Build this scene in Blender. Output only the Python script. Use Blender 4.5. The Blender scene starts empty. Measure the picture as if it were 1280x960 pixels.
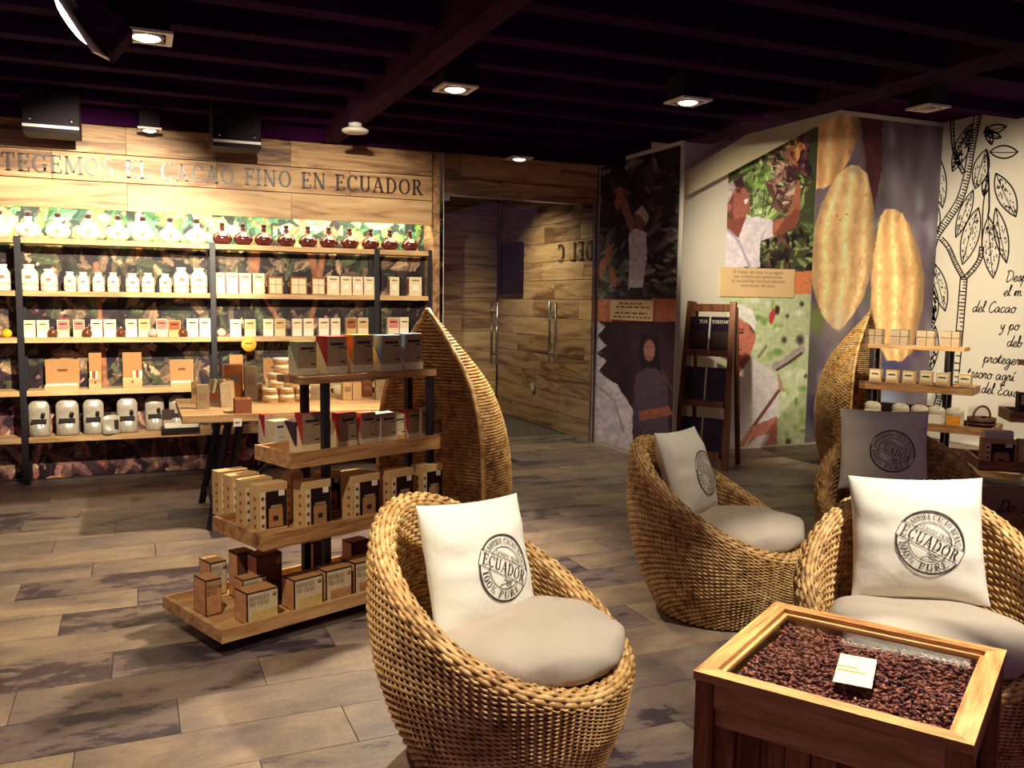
import bpy, bmesh, math, random
import numpy as np
from mathutils import Vector, Matrix, noise as mnoise

random.seed(7)
rng = np.random.default_rng(7)
scene = bpy.context.scene
COL = scene.collection
PI = math.pi

# ------------------------------------------------------------------ camera
F = 1095.0
CH = 1.5
_yaw, _pit, _rol = [math.radians(v) for v in (23.2, 5.53, 0.733)]
_f = np.array([math.sin(_yaw)*math.cos(_pit), math.cos(_yaw)*math.cos(_pit), -math.sin(_pit)])
_rt = np.array([math.cos(_yaw), -math.sin(_yaw), 0.0])
_up = np.cross(_rt, _f)
CR = _rt*math.cos(_rol)+_up*math.sin(_rol)
CU = -_rt*math.sin(_rol)+_up*math.cos(_rol)
CC = np.array([0, 0, CH])
cam_d = bpy.data.cameras.new('camera')
cam = bpy.data.objects.new('camera', cam_d)
COL.objects.link(cam)
cam_d.sensor_fit = 'HORIZONTAL'
cam_d.sensor_width = 36.0
cam_d.lens = 36.0*F/1280.0
cam_d.clip_start = 0.05
m = Matrix((( CR[0], CU[0], -_f[0], 0), (CR[1], CU[1], -_f[1], 0), (CR[2], CU[2], -_f[2], CH), (0, 0, 0, 1)))
cam.matrix_world = m
scene.camera = cam

# ------------------------------------------------------------------ light and exposure
scene.view_settings.view_transform = 'Standard'
scene.view_settings.look = 'None'
scene.view_settings.gamma = 1.0
scene.view_settings.use_curve_mapping = False
scene.view_settings.exposure = 0.45
world = bpy.data.worlds.new('dim_room_ambience')
scene.world = world
world.use_nodes = True
wb = world.node_tree.nodes['Background']
wb.inputs[0].default_value = (0.58, 0.27, 0.52, 1)
wb.inputs[1].default_value = 0.19
WARM = (1.0, 0.88, 0.66)
NEUT = (1.0, 0.94, 0.80)

# ------------------------------------------------------------------ pixel helpers (photo frame 1280x960)
def ray(x, y): return _f+CR*(x-640)/F-CU*(y-480)/F
def onz(x, y, z=0.0):
    d = ray(x, y); return CC+d*(z-CH)/d[2]
def onx(x, y, X):
    d = ray(x, y); return CC+d*X/d[0]
def ony(x, y, Y):
    d = ray(x, y); return CC+d*Y/d[1]
def onplane(x, y, N, dist):
    d = ray(x, y); return CC+d*(dist-CC@N)/(d@N)
def proj(P):
    q = np.asarray(P, float)-CC
    w = q@_f
    return 640+F*(q@CR)/w, 480-F*(q@CU)/w
def floor_at(px, depth):
    h = _f+CR*(px-640)/F
    k = (CH/depth+h[2])/CU[2]
    P = CC+(h-CU*k)*depth
    return P[0], P[1]

# ------------------------------------------------------------------ materials
MATS = {}
def srgb(r, g, b):
    def c(v):
        v /= 255.0
        return v/12.92 if v <= 0.04045 else ((v+0.055)/1.055)**2.4
    return (c(r), c(g), c(b), 1.0)
def newmat(name):
    mt = bpy.data.materials.new(name); mt.use_nodes = True
    MATS[name] = mt
    nt = mt.node_tree
    return mt, nt, nt.nodes['Principled BSDF']
def N(nt, kind, **kw):
    n = nt.nodes.new(kind)
    for k, v in kw.items():
        if k.startswith('i_'):
            n.inputs[k[2:].replace('_', ' ')].default_value = v
        else: setattr(n, k, v)
    return n
def plain(name, col, rough=0.6, metal=0.0, var=0.12, scale=30.0, bump=0.0, spec=0.4):
    mt, nt, b = newmat(name)
    b.inputs['Roughness'].default_value = rough
    b.inputs['Metallic'].default_value = metal
    b.inputs['Specular IOR Level'].default_value = spec
    tc = N(nt, 'ShaderNodeTexCoord')
    nz = N(nt, 'ShaderNodeTexNoise', i_Scale=scale, i_Detail=4.0)
    nt.links.new(tc.outputs['Object'], nz.inputs['Vector'])
    mp = N(nt, 'ShaderNodeMapRange')
    mp.inputs[1].default_value = 0.3; mp.inputs[2].default_value = 0.7
    mp.inputs[3].default_value = 1-var; mp.inputs[4].default_value = 1+var
    nt.links.new(nz.outputs[0], mp.inputs[0])
    mx = N(nt, 'ShaderNodeVectorMath', operation='SCALE')
    mx.inputs[0].default_value = col[:3]
    nt.links.new(mp.outputs[0], mx.inputs['Scale'])
    nt.links.new(mx.outputs[0], b.inputs['Base Color'])
    if bump:
        bp = N(nt, 'ShaderNodeBump', i_Strength=bump, i_Distance=0.01 if scale > 12 else 0.035)
        nt.links.new(nz.outputs[0], bp.inputs['Height'])
        nt.links.new(bp.outputs[0], b.inputs['Normal'])
    return mt
def wood(name, stops, axis=0, rough=0.5, scale=1.0, randomise=True, spec=0.35):
    """stretched-noise timber; grain runs along the object's own axis"""
    mt, nt, b = newmat(name)
    b.inputs['Roughness'].default_value = rough
    b.inputs['Specular IOR Level'].default_value = spec
    tc = N(nt, 'ShaderNodeTexCoord'); oi = N(nt, 'ShaderNodeObjectInfo')
    ml = N(nt, 'ShaderNodeMath', operation='MULTIPLY'); ml.inputs[1].default_value = 37.0 if randomise else 0.0
    nt.links.new(oi.outputs['Random'], ml.inputs[0])
    ad = N(nt, 'ShaderNodeVectorMath', operation='ADD')
    nt.links.new(tc.outputs['Object'], ad.inputs[0]); nt.links.new(ml.outputs[0], ad.inputs[1])
    mp = N(nt, 'ShaderNodeMapping')
    s = [9.0*scale]*3; s[axis] = 1.0*scale
    mp.inputs['Scale'].default_value = s
    nt.links.new(ad.outputs[0], mp.inputs['Vector'])
    n1 = N(nt, 'ShaderNodeTexNoise', i_Scale=1.0, i_Detail=7.0, i_Roughness=0.62, i_Distortion=1.1)
    nt.links.new(mp.outputs[0], n1.inputs['Vector'])
    mp2 = N(nt, 'ShaderNodeMapping')
    s2 = [120.0*scale]*3; s2[axis] = 4.0*scale
    mp2.inputs['Scale'].default_value = s2
    nt.links.new(ad.outputs[0], mp2.inputs['Vector'])
    n2 = N(nt, 'ShaderNodeTexNoise', i_Scale=1.0, i_Detail=3.0)
    nt.links.new(mp2.outputs[0], n2.inputs['Vector'])
    mixf = N(nt, 'ShaderNodeMath', operation='MULTIPLY_ADD'); mixf.inputs[1].default_value = 0.22
    nt.links.new(n2.outputs[0], mixf.inputs[0]); nt.links.new(n1.outputs[0], mixf.inputs[2])
    sh = N(nt, 'ShaderNodeMath', operation='MULTIPLY_ADD'); sh.inputs[1].default_value = 0.16; sh.inputs[2].default_value = -0.19
    nt.links.new(oi.outputs['Random'], sh.inputs[0])
    fin = N(nt, 'ShaderNodeMath', operation='ADD')
    nt.links.new(mixf.outputs[0], fin.inputs[0])
    if randomise: nt.links.new(sh.outputs[0], fin.inputs[1])
    else: fin.inputs[1].default_value = -0.11
    rp = N(nt, 'ShaderNodeValToRGB')
    el = rp.color_ramp.elements
    el[0].position, el[0].color = stops[0]
    el[1].position, el[1].color = stops[-1]
    for p, c in stops[1:-1]:
        e = el.new(p); e.color = c
    nt.links.new(fin.outputs[0], rp.inputs['Fac'])
    nt.links.new(rp.outputs[0], b.inputs['Base Color'])
    bp = N(nt, 'ShaderNodeBump', i_Strength=0.12, i_Distance=0.004)
    nt.links.new(n2.outputs[0], bp.inputs['Height']); nt.links.new(bp.outputs[0], b.inputs['Normal'])
    return mt
def glass(name, tint=(0.93, 0.96, 0.93, 1), refl=1.0):
    mt, nt, b = newmat(name)
    out = nt.nodes['Material Output']
    tr = N(nt, 'ShaderNodeBsdfTransparent'); tr.inputs[0].default_value = tint
    gl = N(nt, 'ShaderNodeBsdfGlossy'); gl.inputs['Roughness'].default_value = 0.02
    lw = N(nt, 'ShaderNodeLayerWeight'); lw.inputs['Blend'].default_value = 0.5
    fr = N(nt, 'ShaderNodeMath', operation='POWER'); fr.inputs[1].default_value = 4.0
    nt.links.new(lw.outputs['Facing'], fr.inputs[0])
    mu = N(nt, 'ShaderNodeMath', operation='MULTIPLY_ADD'); mu.inputs[1].default_value = refl; mu.inputs[2].default_value = 0.05
    mx = N(nt, 'ShaderNodeMixShader')
    nt.links.new(fr.outputs[0], mu.inputs[0]); nt.links.new(mu.outputs[0], mx.inputs[0])
    nt.links.new(tr.outputs[0], mx.inputs[1]); nt.links.new(gl.outputs[0], mx.inputs[2])
    nt.links.new(mx.outputs[0], out.inputs['Surface'])
    return mt
def emit(name, col, strength):
    mt, nt, b = newmat(name)
    b.inputs['Base Color'].default_value = (*col[:3], 1)
    b.inputs['Emission Color'].default_value = (*col[:3], 1)
    b.inputs['Emission Strength'].default_value = strength
    return mt
def printed(name, rough=0.55, spec=0.3):
    """flat print: reads the picture printed on the sheet from its colour attribute"""
    mt, nt, b = newmat(name)
    at = N(nt, 'ShaderNodeAttribute', attribute_name='print')
    nt.links.new(at.outputs['Color'], b.inputs['Base Color'])
    b.inputs['Roughness'].default_value = rough
    b.inputs['Specular IOR Level'].default_value = spec
    return mt

OAK = [(0.28, srgb(92, 58, 34)), (0.42, srgb(150, 104, 62)), (0.55, srgb(186, 138, 88)), (0.75, srgb(212, 172, 118))]
wood('plank_wood', [(0.26, srgb(74, 50, 34)), (0.38, srgb(136, 98, 64)), (0.5, srgb(182, 142, 98)), (0.72, srgb(208, 174, 128))], axis=0)
wood('plank_wood_y', [(0.26, srgb(70, 46, 34)), (0.38, srgb(130, 92, 62)), (0.5, srgb(174, 134, 94)), (0.72, srgb(202, 166, 122))], axis=1)
wood('tray_wood', OAK, axis=0, scale=2.0)
wood('shelf_wood', [(0.28, srgb(150, 112, 70)), (0.5, srgb(200, 160, 108)), (0.75, srgb(222, 186, 136))], axis=0, scale=1.6)
wood('table_wood', [(0.28, srgb(130, 92, 56)), (0.5, srgb(190, 146, 96)), (0.75, srgb(216, 176, 126))], axis=0, scale=1.6)
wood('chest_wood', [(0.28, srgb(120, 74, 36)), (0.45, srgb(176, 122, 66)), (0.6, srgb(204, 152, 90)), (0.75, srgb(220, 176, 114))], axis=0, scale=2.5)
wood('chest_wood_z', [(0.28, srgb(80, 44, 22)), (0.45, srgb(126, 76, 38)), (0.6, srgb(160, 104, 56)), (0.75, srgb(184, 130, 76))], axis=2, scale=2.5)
wood('rack_wood', [(0.28, srgb(70, 38, 26)), (0.5, srgb(120, 70, 44)), (0.75, srgb(150, 98, 64))], axis=2, scale=2.0)
plain('ceiling_black', (0.026, 0.0024, 0.028, 1), 0.95, spec=0.03, var=0.25, scale=4)
wood('joist_wood', [(0.3, (0.012, 0.0012, 0.018, 1)), (0.5, (0.022, 0.0028, 0.030, 1)), (0.75, (0.036, 0.006, 0.044, 1))], axis=0, rough=0.95, spec=0.03)
wood('beam_wood', [(0.3, (0.020, 0.004, 0.018, 1)), (0.5, (0.036, 0.008, 0.028, 1)), (0.75, (0.060, 0.017, 0.040, 1))], axis=1, rough=0.95, spec=0.04)
plain('wall_paint', srgb(212, 204, 188), 0.8, var=0.03, scale=3)
plain('cream_paint', srgb(208, 194, 158), 0.8, var=0.04, scale=5)
plain('black_metal', (0.012, 0.009, 0.012, 1), 0.45, var=0.2)
plain('housing_black', (0.007, 0.002, 0.007, 1), 0.6, var=0.2, spec=0.15)
plain('lamp_white', srgb(220, 210, 200), 0.4, var=0.03)
plain('steel', (0.6, 0.58, 0.55, 1), 0.25, metal=1.0, var=0.05)
plain('bronze', (0.035, 0.018, 0.014, 1), 0.38, metal=0.0, var=0.2, spec=0.6)
plain('ink', (0.014, 0.009, 0.010, 1), 0.7, var=0.1)
plain('stamp_ink', (0.03, 0.013, 0.012, 1), 0.8, var=0.4, scale=160)
plain('caption_ink', srgb(110, 84, 70), 0.7, var=0.1)
plain('pillow_cotton', srgb(228, 222, 204), 0.9, var=0.02, scale=6, bump=0.28, spec=0.1)
plain('cushion_linen', srgb(184, 168, 150), 0.9, var=0.03, scale=5, bump=0.3, spec=0.1)
plain('white_ceramic', srgb(236, 228, 206), 0.35, var=0.03)
plain('red_ceramic', (0.085, 0.016, 0.013, 1), 0.2, var=0.3, scale=15)
plain('cork_dark', srgb(60, 34, 22), 0.7)
plain('label_white', srgb(236, 228, 206), 0.7, var=0.04)
plain('label_cream', srgb(226, 208, 166), 0.7, var=0.08, scale=60)
plain('label_print', srgb(150, 120, 92), 0.7, var=0.3, scale=140)
plain('kraft', srgb(178, 128, 78), 0.75, var=0.08, scale=60)
plain('kraft_light', srgb(206, 168, 112), 0.75, var=0.08, scale=60)
plain('kraft_grey', srgb(160, 136, 104), 0.75, var=0.14, scale=50)
plain('kraft_red', srgb(150, 82, 46), 0.75, var=0.1, scale=60)
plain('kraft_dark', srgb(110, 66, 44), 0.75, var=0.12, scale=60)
plain('carton_orange', srgb(196, 116, 50), 0.6, var=0.08)
plain('carton_brown', srgb(52, 30, 26), 0.6, var=0.15)
plain('panel_yellow', srgb(222, 196, 120), 0.6, var=0.14, scale=35)
plain('panel_rust', srgb(206, 150, 100), 0.6, var=0.22, scale=28)
plain('red_card', srgb(178, 48, 44), 0.6, var=0.08)
plain('pink_card', srgb(204, 120, 104), 0.6, var=0.1)
plain('yellow_card', srgb(226, 164, 52), 0.6, var=0.08)
plain('green_card', srgb(150, 160, 110), 0.6, var=0.08)
plain('blue_card', srgb(120, 150, 180), 0.6, var=0.08)
plain('grey_card', srgb(160, 150, 150), 0.6, var=0.08)
plain('plum_wrapper', srgb(66, 40, 52), 0.45, var=0.15)
plain('window_dark', srgb(34, 20, 20), 0.25, var=0.4, scale=50)
plain('pack_paper', srgb(190, 176, 150), 0.5, var=0.2, scale=40, bump=0.4)
plain('pouch_foil', srgb(160, 150, 132), 0.35, var=0.18, scale=14, bump=0.6, spec=0.7)
plain('candy_orange', srgb(226, 150, 40), 0.5, var=0.3, scale=40)
plain('brochure_dark', srgb(26, 16, 30), 0.35, var=0.5, scale=12)
plain('brochure_blue', srgb(38, 30, 52), 0.35, var=0.5, scale=14)
plain('wicker_dark', srgb(84, 52, 34), 0.6, var=0.3, scale=50, bump=0.4)
plain('sticker_yellow', srgb(240, 190, 70), 0.5, var=0.06)
plain('wall_plaque', srgb(226, 190, 140), 0.6, var=0.04, scale=5)
plain('screen_black', (0.004, 0.003, 0.005, 1), 0.4, var=0.1, spec=0.1)
plain('socket_white', srgb(214, 204, 186), 0.4, var=0.02)
glass('door_glass', (0.86, 0.9, 0.86, 1), 1.0)
glass('top_glass', (0.95, 0.96, 0.95, 1), 0.9)
plain('bottle_glass', srgb(120, 70, 36), 0.1, var=0.3, spec=0.8)
plain('bauble_glass', srgb(196, 180, 160), 0.1, var=0.3, scale=20, spec=0.8)
plain('bauble_brown', srgb(110, 62, 36), 0.15, var=0.3, scale=20, spec=0.8)
plain('bauble_yellow', srgb(214, 180, 40), 0.15, var=0.3, scale=20, spec=0.8)
emit('lamp_glow', (1.0, 0.93, 0.82), 14.0)
emit('strip_glow', (1.0, 0.86, 0.55), 6.0)
printed('wall_print')
printed('mural_print')

def rattan_material():
    mt, nt, b = newmat('rattan')
    b.inputs['Roughness'].default_value = 0.42
    b.inputs['Specular IOR Level'].default_value = 0.5
    tc = N(nt, 'ShaderNodeTexCoord')
    n1 = N(nt, 'ShaderNodeTexNoise', i_Scale=26.0, i_Detail=3.0)
    n2 = N(nt, 'ShaderNodeTexNoise', i_Scale=5.0, i_Detail=2.0)
    nt.links.new(tc.outputs['Object'], n1.inputs['Vector']); nt.links.new(tc.outputs['Object'], n2.inputs['Vector'])
    ad = N(nt, 'ShaderNodeMath', operation='MULTIPLY_ADD'); ad.inputs[1].default_value = 0.5
    nt.links.new(n2.outputs[0], ad.inputs[0]); nt.links.new(n1.outputs[0], ad.inputs[2])
    rp = N(nt, 'ShaderNodeValToRGB')
    el = rp.color_ramp.elements
    el[0].position, el[0].color = 0.52, srgb(120, 82, 42)
    el[1].position, el[1].color = 0.98, srgb(230, 192, 130)
    e = el.new(0.72); e.color = srgb(194, 148, 86)
    nt.links.new(ad.outputs[0], rp.inputs['Fac']); nt.links.new(rp.outputs[0], b.inputs['Base Color'])
rattan_material()
def bean_material():
    mt, nt, b = newmat('cacao_bean')
    b.inputs['Roughness'].default_value = 0.38
    at = N(nt, 'ShaderNodeAttribute', attribute_name='print')
    nt.links.new(at.outputs['Color'], b.inputs['Base Color'])
bean_material()
def slate_material():
    mt, nt, b = newmat('slate_tile')
    b.inputs['Specular IOR Level'].default_value = 0.45
    tc = N(nt, 'ShaderNodeTexCoord'); oi = N(nt, 'ShaderNodeObjectInfo')
    ml = N(nt, 'ShaderNodeMath', operation='MULTIPLY'); ml.inputs[1].default_value = 91.0
    nt.links.new(oi.outputs['Random'], ml.inputs[0])
    ad = N(nt, 'ShaderNodeVectorMath', operation='ADD')
    nt.links.new(tc.outputs['Object'], ad.inputs[0]); nt.links.new(ml.outputs[0], ad.inputs[1])
    mp = N(nt, 'ShaderNodeMapping'); mp.inputs['Scale'].default_value = (2.0, 3.6, 1)
    nt.links.new(ad.outputs[0], mp.inputs['Vector'])
    n1 = N(nt, 'ShaderNodeTexNoise', i_Scale=1.0, i_Detail=12.0, i_Roughness=0.70, i_Distortion=0.25)
    nt.links.new(mp.outputs[0], n1.inputs['Vector'])
    sh = N(nt, 'ShaderNodeMath', operation='MULTIPLY_ADD'); sh.inputs[1].default_value = 0.17; sh.inputs[2].default_value = -0.085
    nt.links.new(oi.outputs['Random'], sh.inputs[0])
    fi = N(nt, 'ShaderNodeMath', operation='ADD')
    nt.links.new(n1.outputs[0], fi.inputs[0]); nt.links.new(sh.outputs[0], fi.inputs[1])
    rp = N(nt, 'ShaderNodeValToRGB')
    el = rp.color_ramp.elements
    el[0].position, el[0].color = 0.30, srgb(56, 44, 50)
    el[1].position, el[1].color = 0.74, srgb(172, 150, 122)
    for p, c in ((0.405, srgb(72, 58, 64)), (0.425, srgb(112, 96, 90)), (0.56, srgb(138, 120, 104))):
        e = el.new(p); e.color = c
    nt.links.new(fi.outputs[0], rp.inputs['Fac'])
    # each stone leans beige or grey-violet; fine grain over all
    fr_ = N(nt, 'ShaderNodeMath', operation='FRACT'); m7 = N(nt, 'ShaderNodeMath', operation='MULTIPLY'); m7.inputs[1].default_value = 17.3
    nt.links.new(oi.outputs['Random'], m7.inputs[0]); nt.links.new(m7.outputs[0], fr_.inputs[0])
    tint = N(nt, 'ShaderNodeMix', data_type='RGBA'); tint.inputs[6].default_value = (1.10, 1.03, 0.90, 1); tint.inputs[7].default_value = (0.80, 0.76, 0.84, 1)
    nt.links.new(fr_.outputs[0], tint.inputs[0])
    mt2 = N(nt, 'ShaderNodeMix', data_type='RGBA', blend_type='MULTIPLY'); mt2.inputs[0].default_value = 1.0
    nt.links.new(rp.outputs[0], mt2.inputs[6]); nt.links.new(tint.outputs[2], mt2.inputs[7])
    gr = N(nt, 'ShaderNodeTexNoise', i_Scale=60.0, i_Detail=6.0, i_Roughness=0.7)
    nt.links.new(ad.outputs[0], gr.inputs['Vector'])
    gm = N(nt, 'ShaderNodeMapRange'); gm.inputs[1].default_value = 0.3; gm.inputs[2].default_value = 0.7; gm.inputs[3].default_value = 0.82; gm.inputs[4].default_value = 1.14
    nt.links.new(gr.outputs[0], gm.inputs[0])
    sc3 = N(nt, 'ShaderNodeVectorMath', operation='SCALE')
    nt.links.new(mt2.outputs[2], sc3.inputs[0]); nt.links.new(gm.outputs[0], sc3.inputs['Scale'])
    nt.links.new(sc3.outputs[0], b.inputs['Base Color'])
    n3 = N(nt, 'ShaderNodeTexNoise', i_Scale=22.0, i_Detail=5.0)
    nt.links.new(ad.outputs[0], n3.inputs['Vector'])
    mr = N(nt, 'ShaderNodeMapRange'); mr.inputs[3].default_value = 0.32; mr.inputs[4].default_value = 0.6
    nt.links.new(n3.outputs[0], mr.inputs[0]); nt.links.new(mr.outputs[0], b.inputs['Roughness'])
    bp = N(nt, 'ShaderNodeBump', i_Strength=0.18, i_Distance=0.006)
    nt.links.new(n1.outputs[0], bp.inputs['Height']); nt.links.new(bp.outputs[0], b.inputs['Normal'])
slate_material()
plain('grout', srgb(84, 74, 68), 0.9, var=0.1)

# ------------------------------------------------------------------ object helpers
def put(name, mesh, parent=None, loc=(0, 0, 0), rz=0.0, rot=None, mat=None, kind=None):
    o = bpy.data.objects.new(name, mesh)
    COL.objects.link(o)
    o.location = loc
    o.rotation_euler = rot if rot is not None else (0, 0, rz)
    if parent is not None: o.parent = parent
    if mat is not None and mesh is not None:
        if len(mesh.materials) == 0: mesh.materials.append(MATS[mat])
        elif mesh.materials[0] is not MATS[mat]:
            o.material_slots[0].link = 'OBJECT'; o.material_slots[0].material = MATS[mat]
    if kind: o['kind'] = kind
    return o
def tag(o, label, cat, group=None, kind=None):
    o['label'] = label; o['category'] = cat
    if group: o['group'] = group
    if kind: o['kind'] = kind
    return o
def thing(name, label, cat, loc=(0, 0, 0), rz=0.0, group=None):
    return tag(put(name, None, None, loc, rz), label, cat, group)
def struct(o, label, cat):
    return tag(o, label, cat, None, 'structure')
def mesh_from(verts, faces, name='mesh', smooth=False, mat=None):
    me = bpy.data.meshes.new(name)
    me.from_pydata([tuple(v) for v in verts], [], [tuple(f) for f in faces])
    me.update()
    if smooth: me.polygons.foreach_set('use_smooth', [True]*len(me.polygons))
    if mat: me.materials.append(MATS[mat])
    return me
_boxes = {}
def box(sx, sy, sz, bev=0.0, base=True, mat=None):
    """box mesh; origin at the centre of its base (or its centre)"""
    key = (round(sx, 4), round(sy, 4), round(sz, 4), round(bev, 4), base, mat)
    if key in _boxes: return _boxes[key]
    bm = bmesh.new()
    bmesh.ops.create_cube(bm, size=1.0)
    bmesh.ops.scale(bm, vec=(sx, sy, sz), verts=bm.verts)
    if base: bmesh.ops.translate(bm, vec=(0, 0, sz/2), verts=bm.verts)
    if bev: bmesh.ops.bevel(bm, geom=bm.edges[:], offset=min(bev, min(sx, sy, sz)*0.45), segments=2, affect='EDGES', profile=0.6)
    me = bpy.data.meshes.new('box'); bm.to_mesh(me); bm.free()
    if mat: me.materials.append(MATS[mat])
    _boxes[key] = me
    return me
def lathe(profile, seg=20, mat=None, smooth=True):
    vs, fs = [], []
    n = len(profile)
    for i in range(seg):
        a = 2*PI*i/seg
        for r, z in profile: vs.append((r*math.cos(a), r*math.sin(a), z))
    for i in range(seg):
        j = (i+1) % seg
        for k in range(n-1): fs.append((i*n+k, j*n+k, j*n+k+1, i*n+k+1))
    fs.append([i*n for i in range(seg)][::-1]); fs.append([i*n+n-1 for i in range(seg)])
    return mesh_from(vs, fs, 'lathe', smooth, mat)
def prism(poly, depth, mat=None):
    """2D polygon (x,z) extruded along +y from 0 to depth"""
    n = len(poly)
    vs = [(x, 0, z) for x, z in poly]+[(x, depth, z) for x, z in poly]
    fs = [tuple(range(n)), tuple(range(2*n-1, n-1, -1))]
    for i in range(n):
        j = (i+1) % n
        fs.append((j, i, n+i, n+j))
    me = mesh_from(vs, fs, 'prism', False, mat)
    bm = bmesh.new(); bm.from_mesh(me); bmesh.ops.recalc_face_normals(bm, faces=bm.faces); bm.to_mesh(me); bm.free()
    return me
def tube_path(pts, r, sides=8, mat=None, closed=False, smooth=True):
    pts = [Vector(p) for p in pts]; n = len(pts)
    vs, fs = [], []
    prev = None
    for i, p in enumerate(pts):
        a = pts[(i-1) % n] if (closed or i > 0) else p
        b = pts[(i+1) % n] if (closed or i < n-1) else p
        t = (b-a).normalized()
        if prev is None:
            prev = t.orthogonal().normalized()
        nn = (prev-t*prev.dot(t)).normalized(); prev = nn
        bb = t.cross(nn)
        rr = r[i] if hasattr(r, '__len__') else r
        for k in range(sides):
            an = 2*PI*k/sides
            vs.append(p+nn*math.cos(an)*rr+bb*math.sin(an)*rr)
    for i in range(n if closed else n-1):
        j = (i+1) % n
        for k in range(sides):
            l = (k+1) % sides
            fs.append((i*sides+k, i*sides+l, j*sides+l, j*sides+k))
    if not closed:
        fs.append(tuple(range(sides))[::-1]); fs.append(tuple((n-1)*sides+k for k in range(sides)))
    return mesh_from(vs, fs, 'tube', smooth, mat)
def bar(name, a, b, w, parent, mat, h=None):
    """square bar between two points in parent space"""
    a = Vector(a); b = Vector(b); d = b-a
    me = box(w, h or w, d.length, 0.0, True, mat)
    o = put(name, me, parent, a)
    o.rotation_euler = d.to_track_quat('Z', 'Y').to_euler()
    return o

# ------------------------------------------------------------------ lettering: serif capitals, hand script
TH, TN = 0.16, 0.065
def _rect(x0, y0, x1, y1): return [(x0, y0), (x1, y0), (x1, y1), (x0, y1)]
def _stem(x, y0=0.0, y1=1.0, bot=True, top=True, w=TH):
    o = [_rect(x-w/2, y0, x+w/2, y1)]
    if bot: o.append(_rect(x-w/2-0.08, y0, x+w/2+0.08, y0+TN))
    if top: o.append(_rect(x-w/2-0.08, y1-TN, x+w/2+0.08, y1))
    return o
def _hb(x0, x1, y, w=TN): return [_rect(x0, y-w/2, x1, y+w/2)]
def _vs(x, y0, y1): return [_rect(x-0.035, y0, x+0.035, y1)]
def _dg(x0, y0, x1, y1, w): return [[(x0-w/2, y0), (x0+w/2, y0), (x1+w/2, y1), (x1-w/2, y1)]]
def _arc(cx, cy, rx, ry, a0, a1, n=16, tk=TH, tn=TN):
    out = []
    P = []
    for i in range(n+1):
        a = math.radians(a0+(a1-a0)*i/n)
        c, s = math.cos(a), math.sin(a)
        w = (tn+(tk-tn)*abs(c)**1.4)/2
        P.append(((cx+(rx+w)*c, cy+(ry+w)*s), (cx+(rx-w)*c, cy+(ry-w)*s)))
    for i in range(n): out.append([P[i][0], P[i+1][0], P[i+1][1], P[i][1]])
    return out
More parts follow.
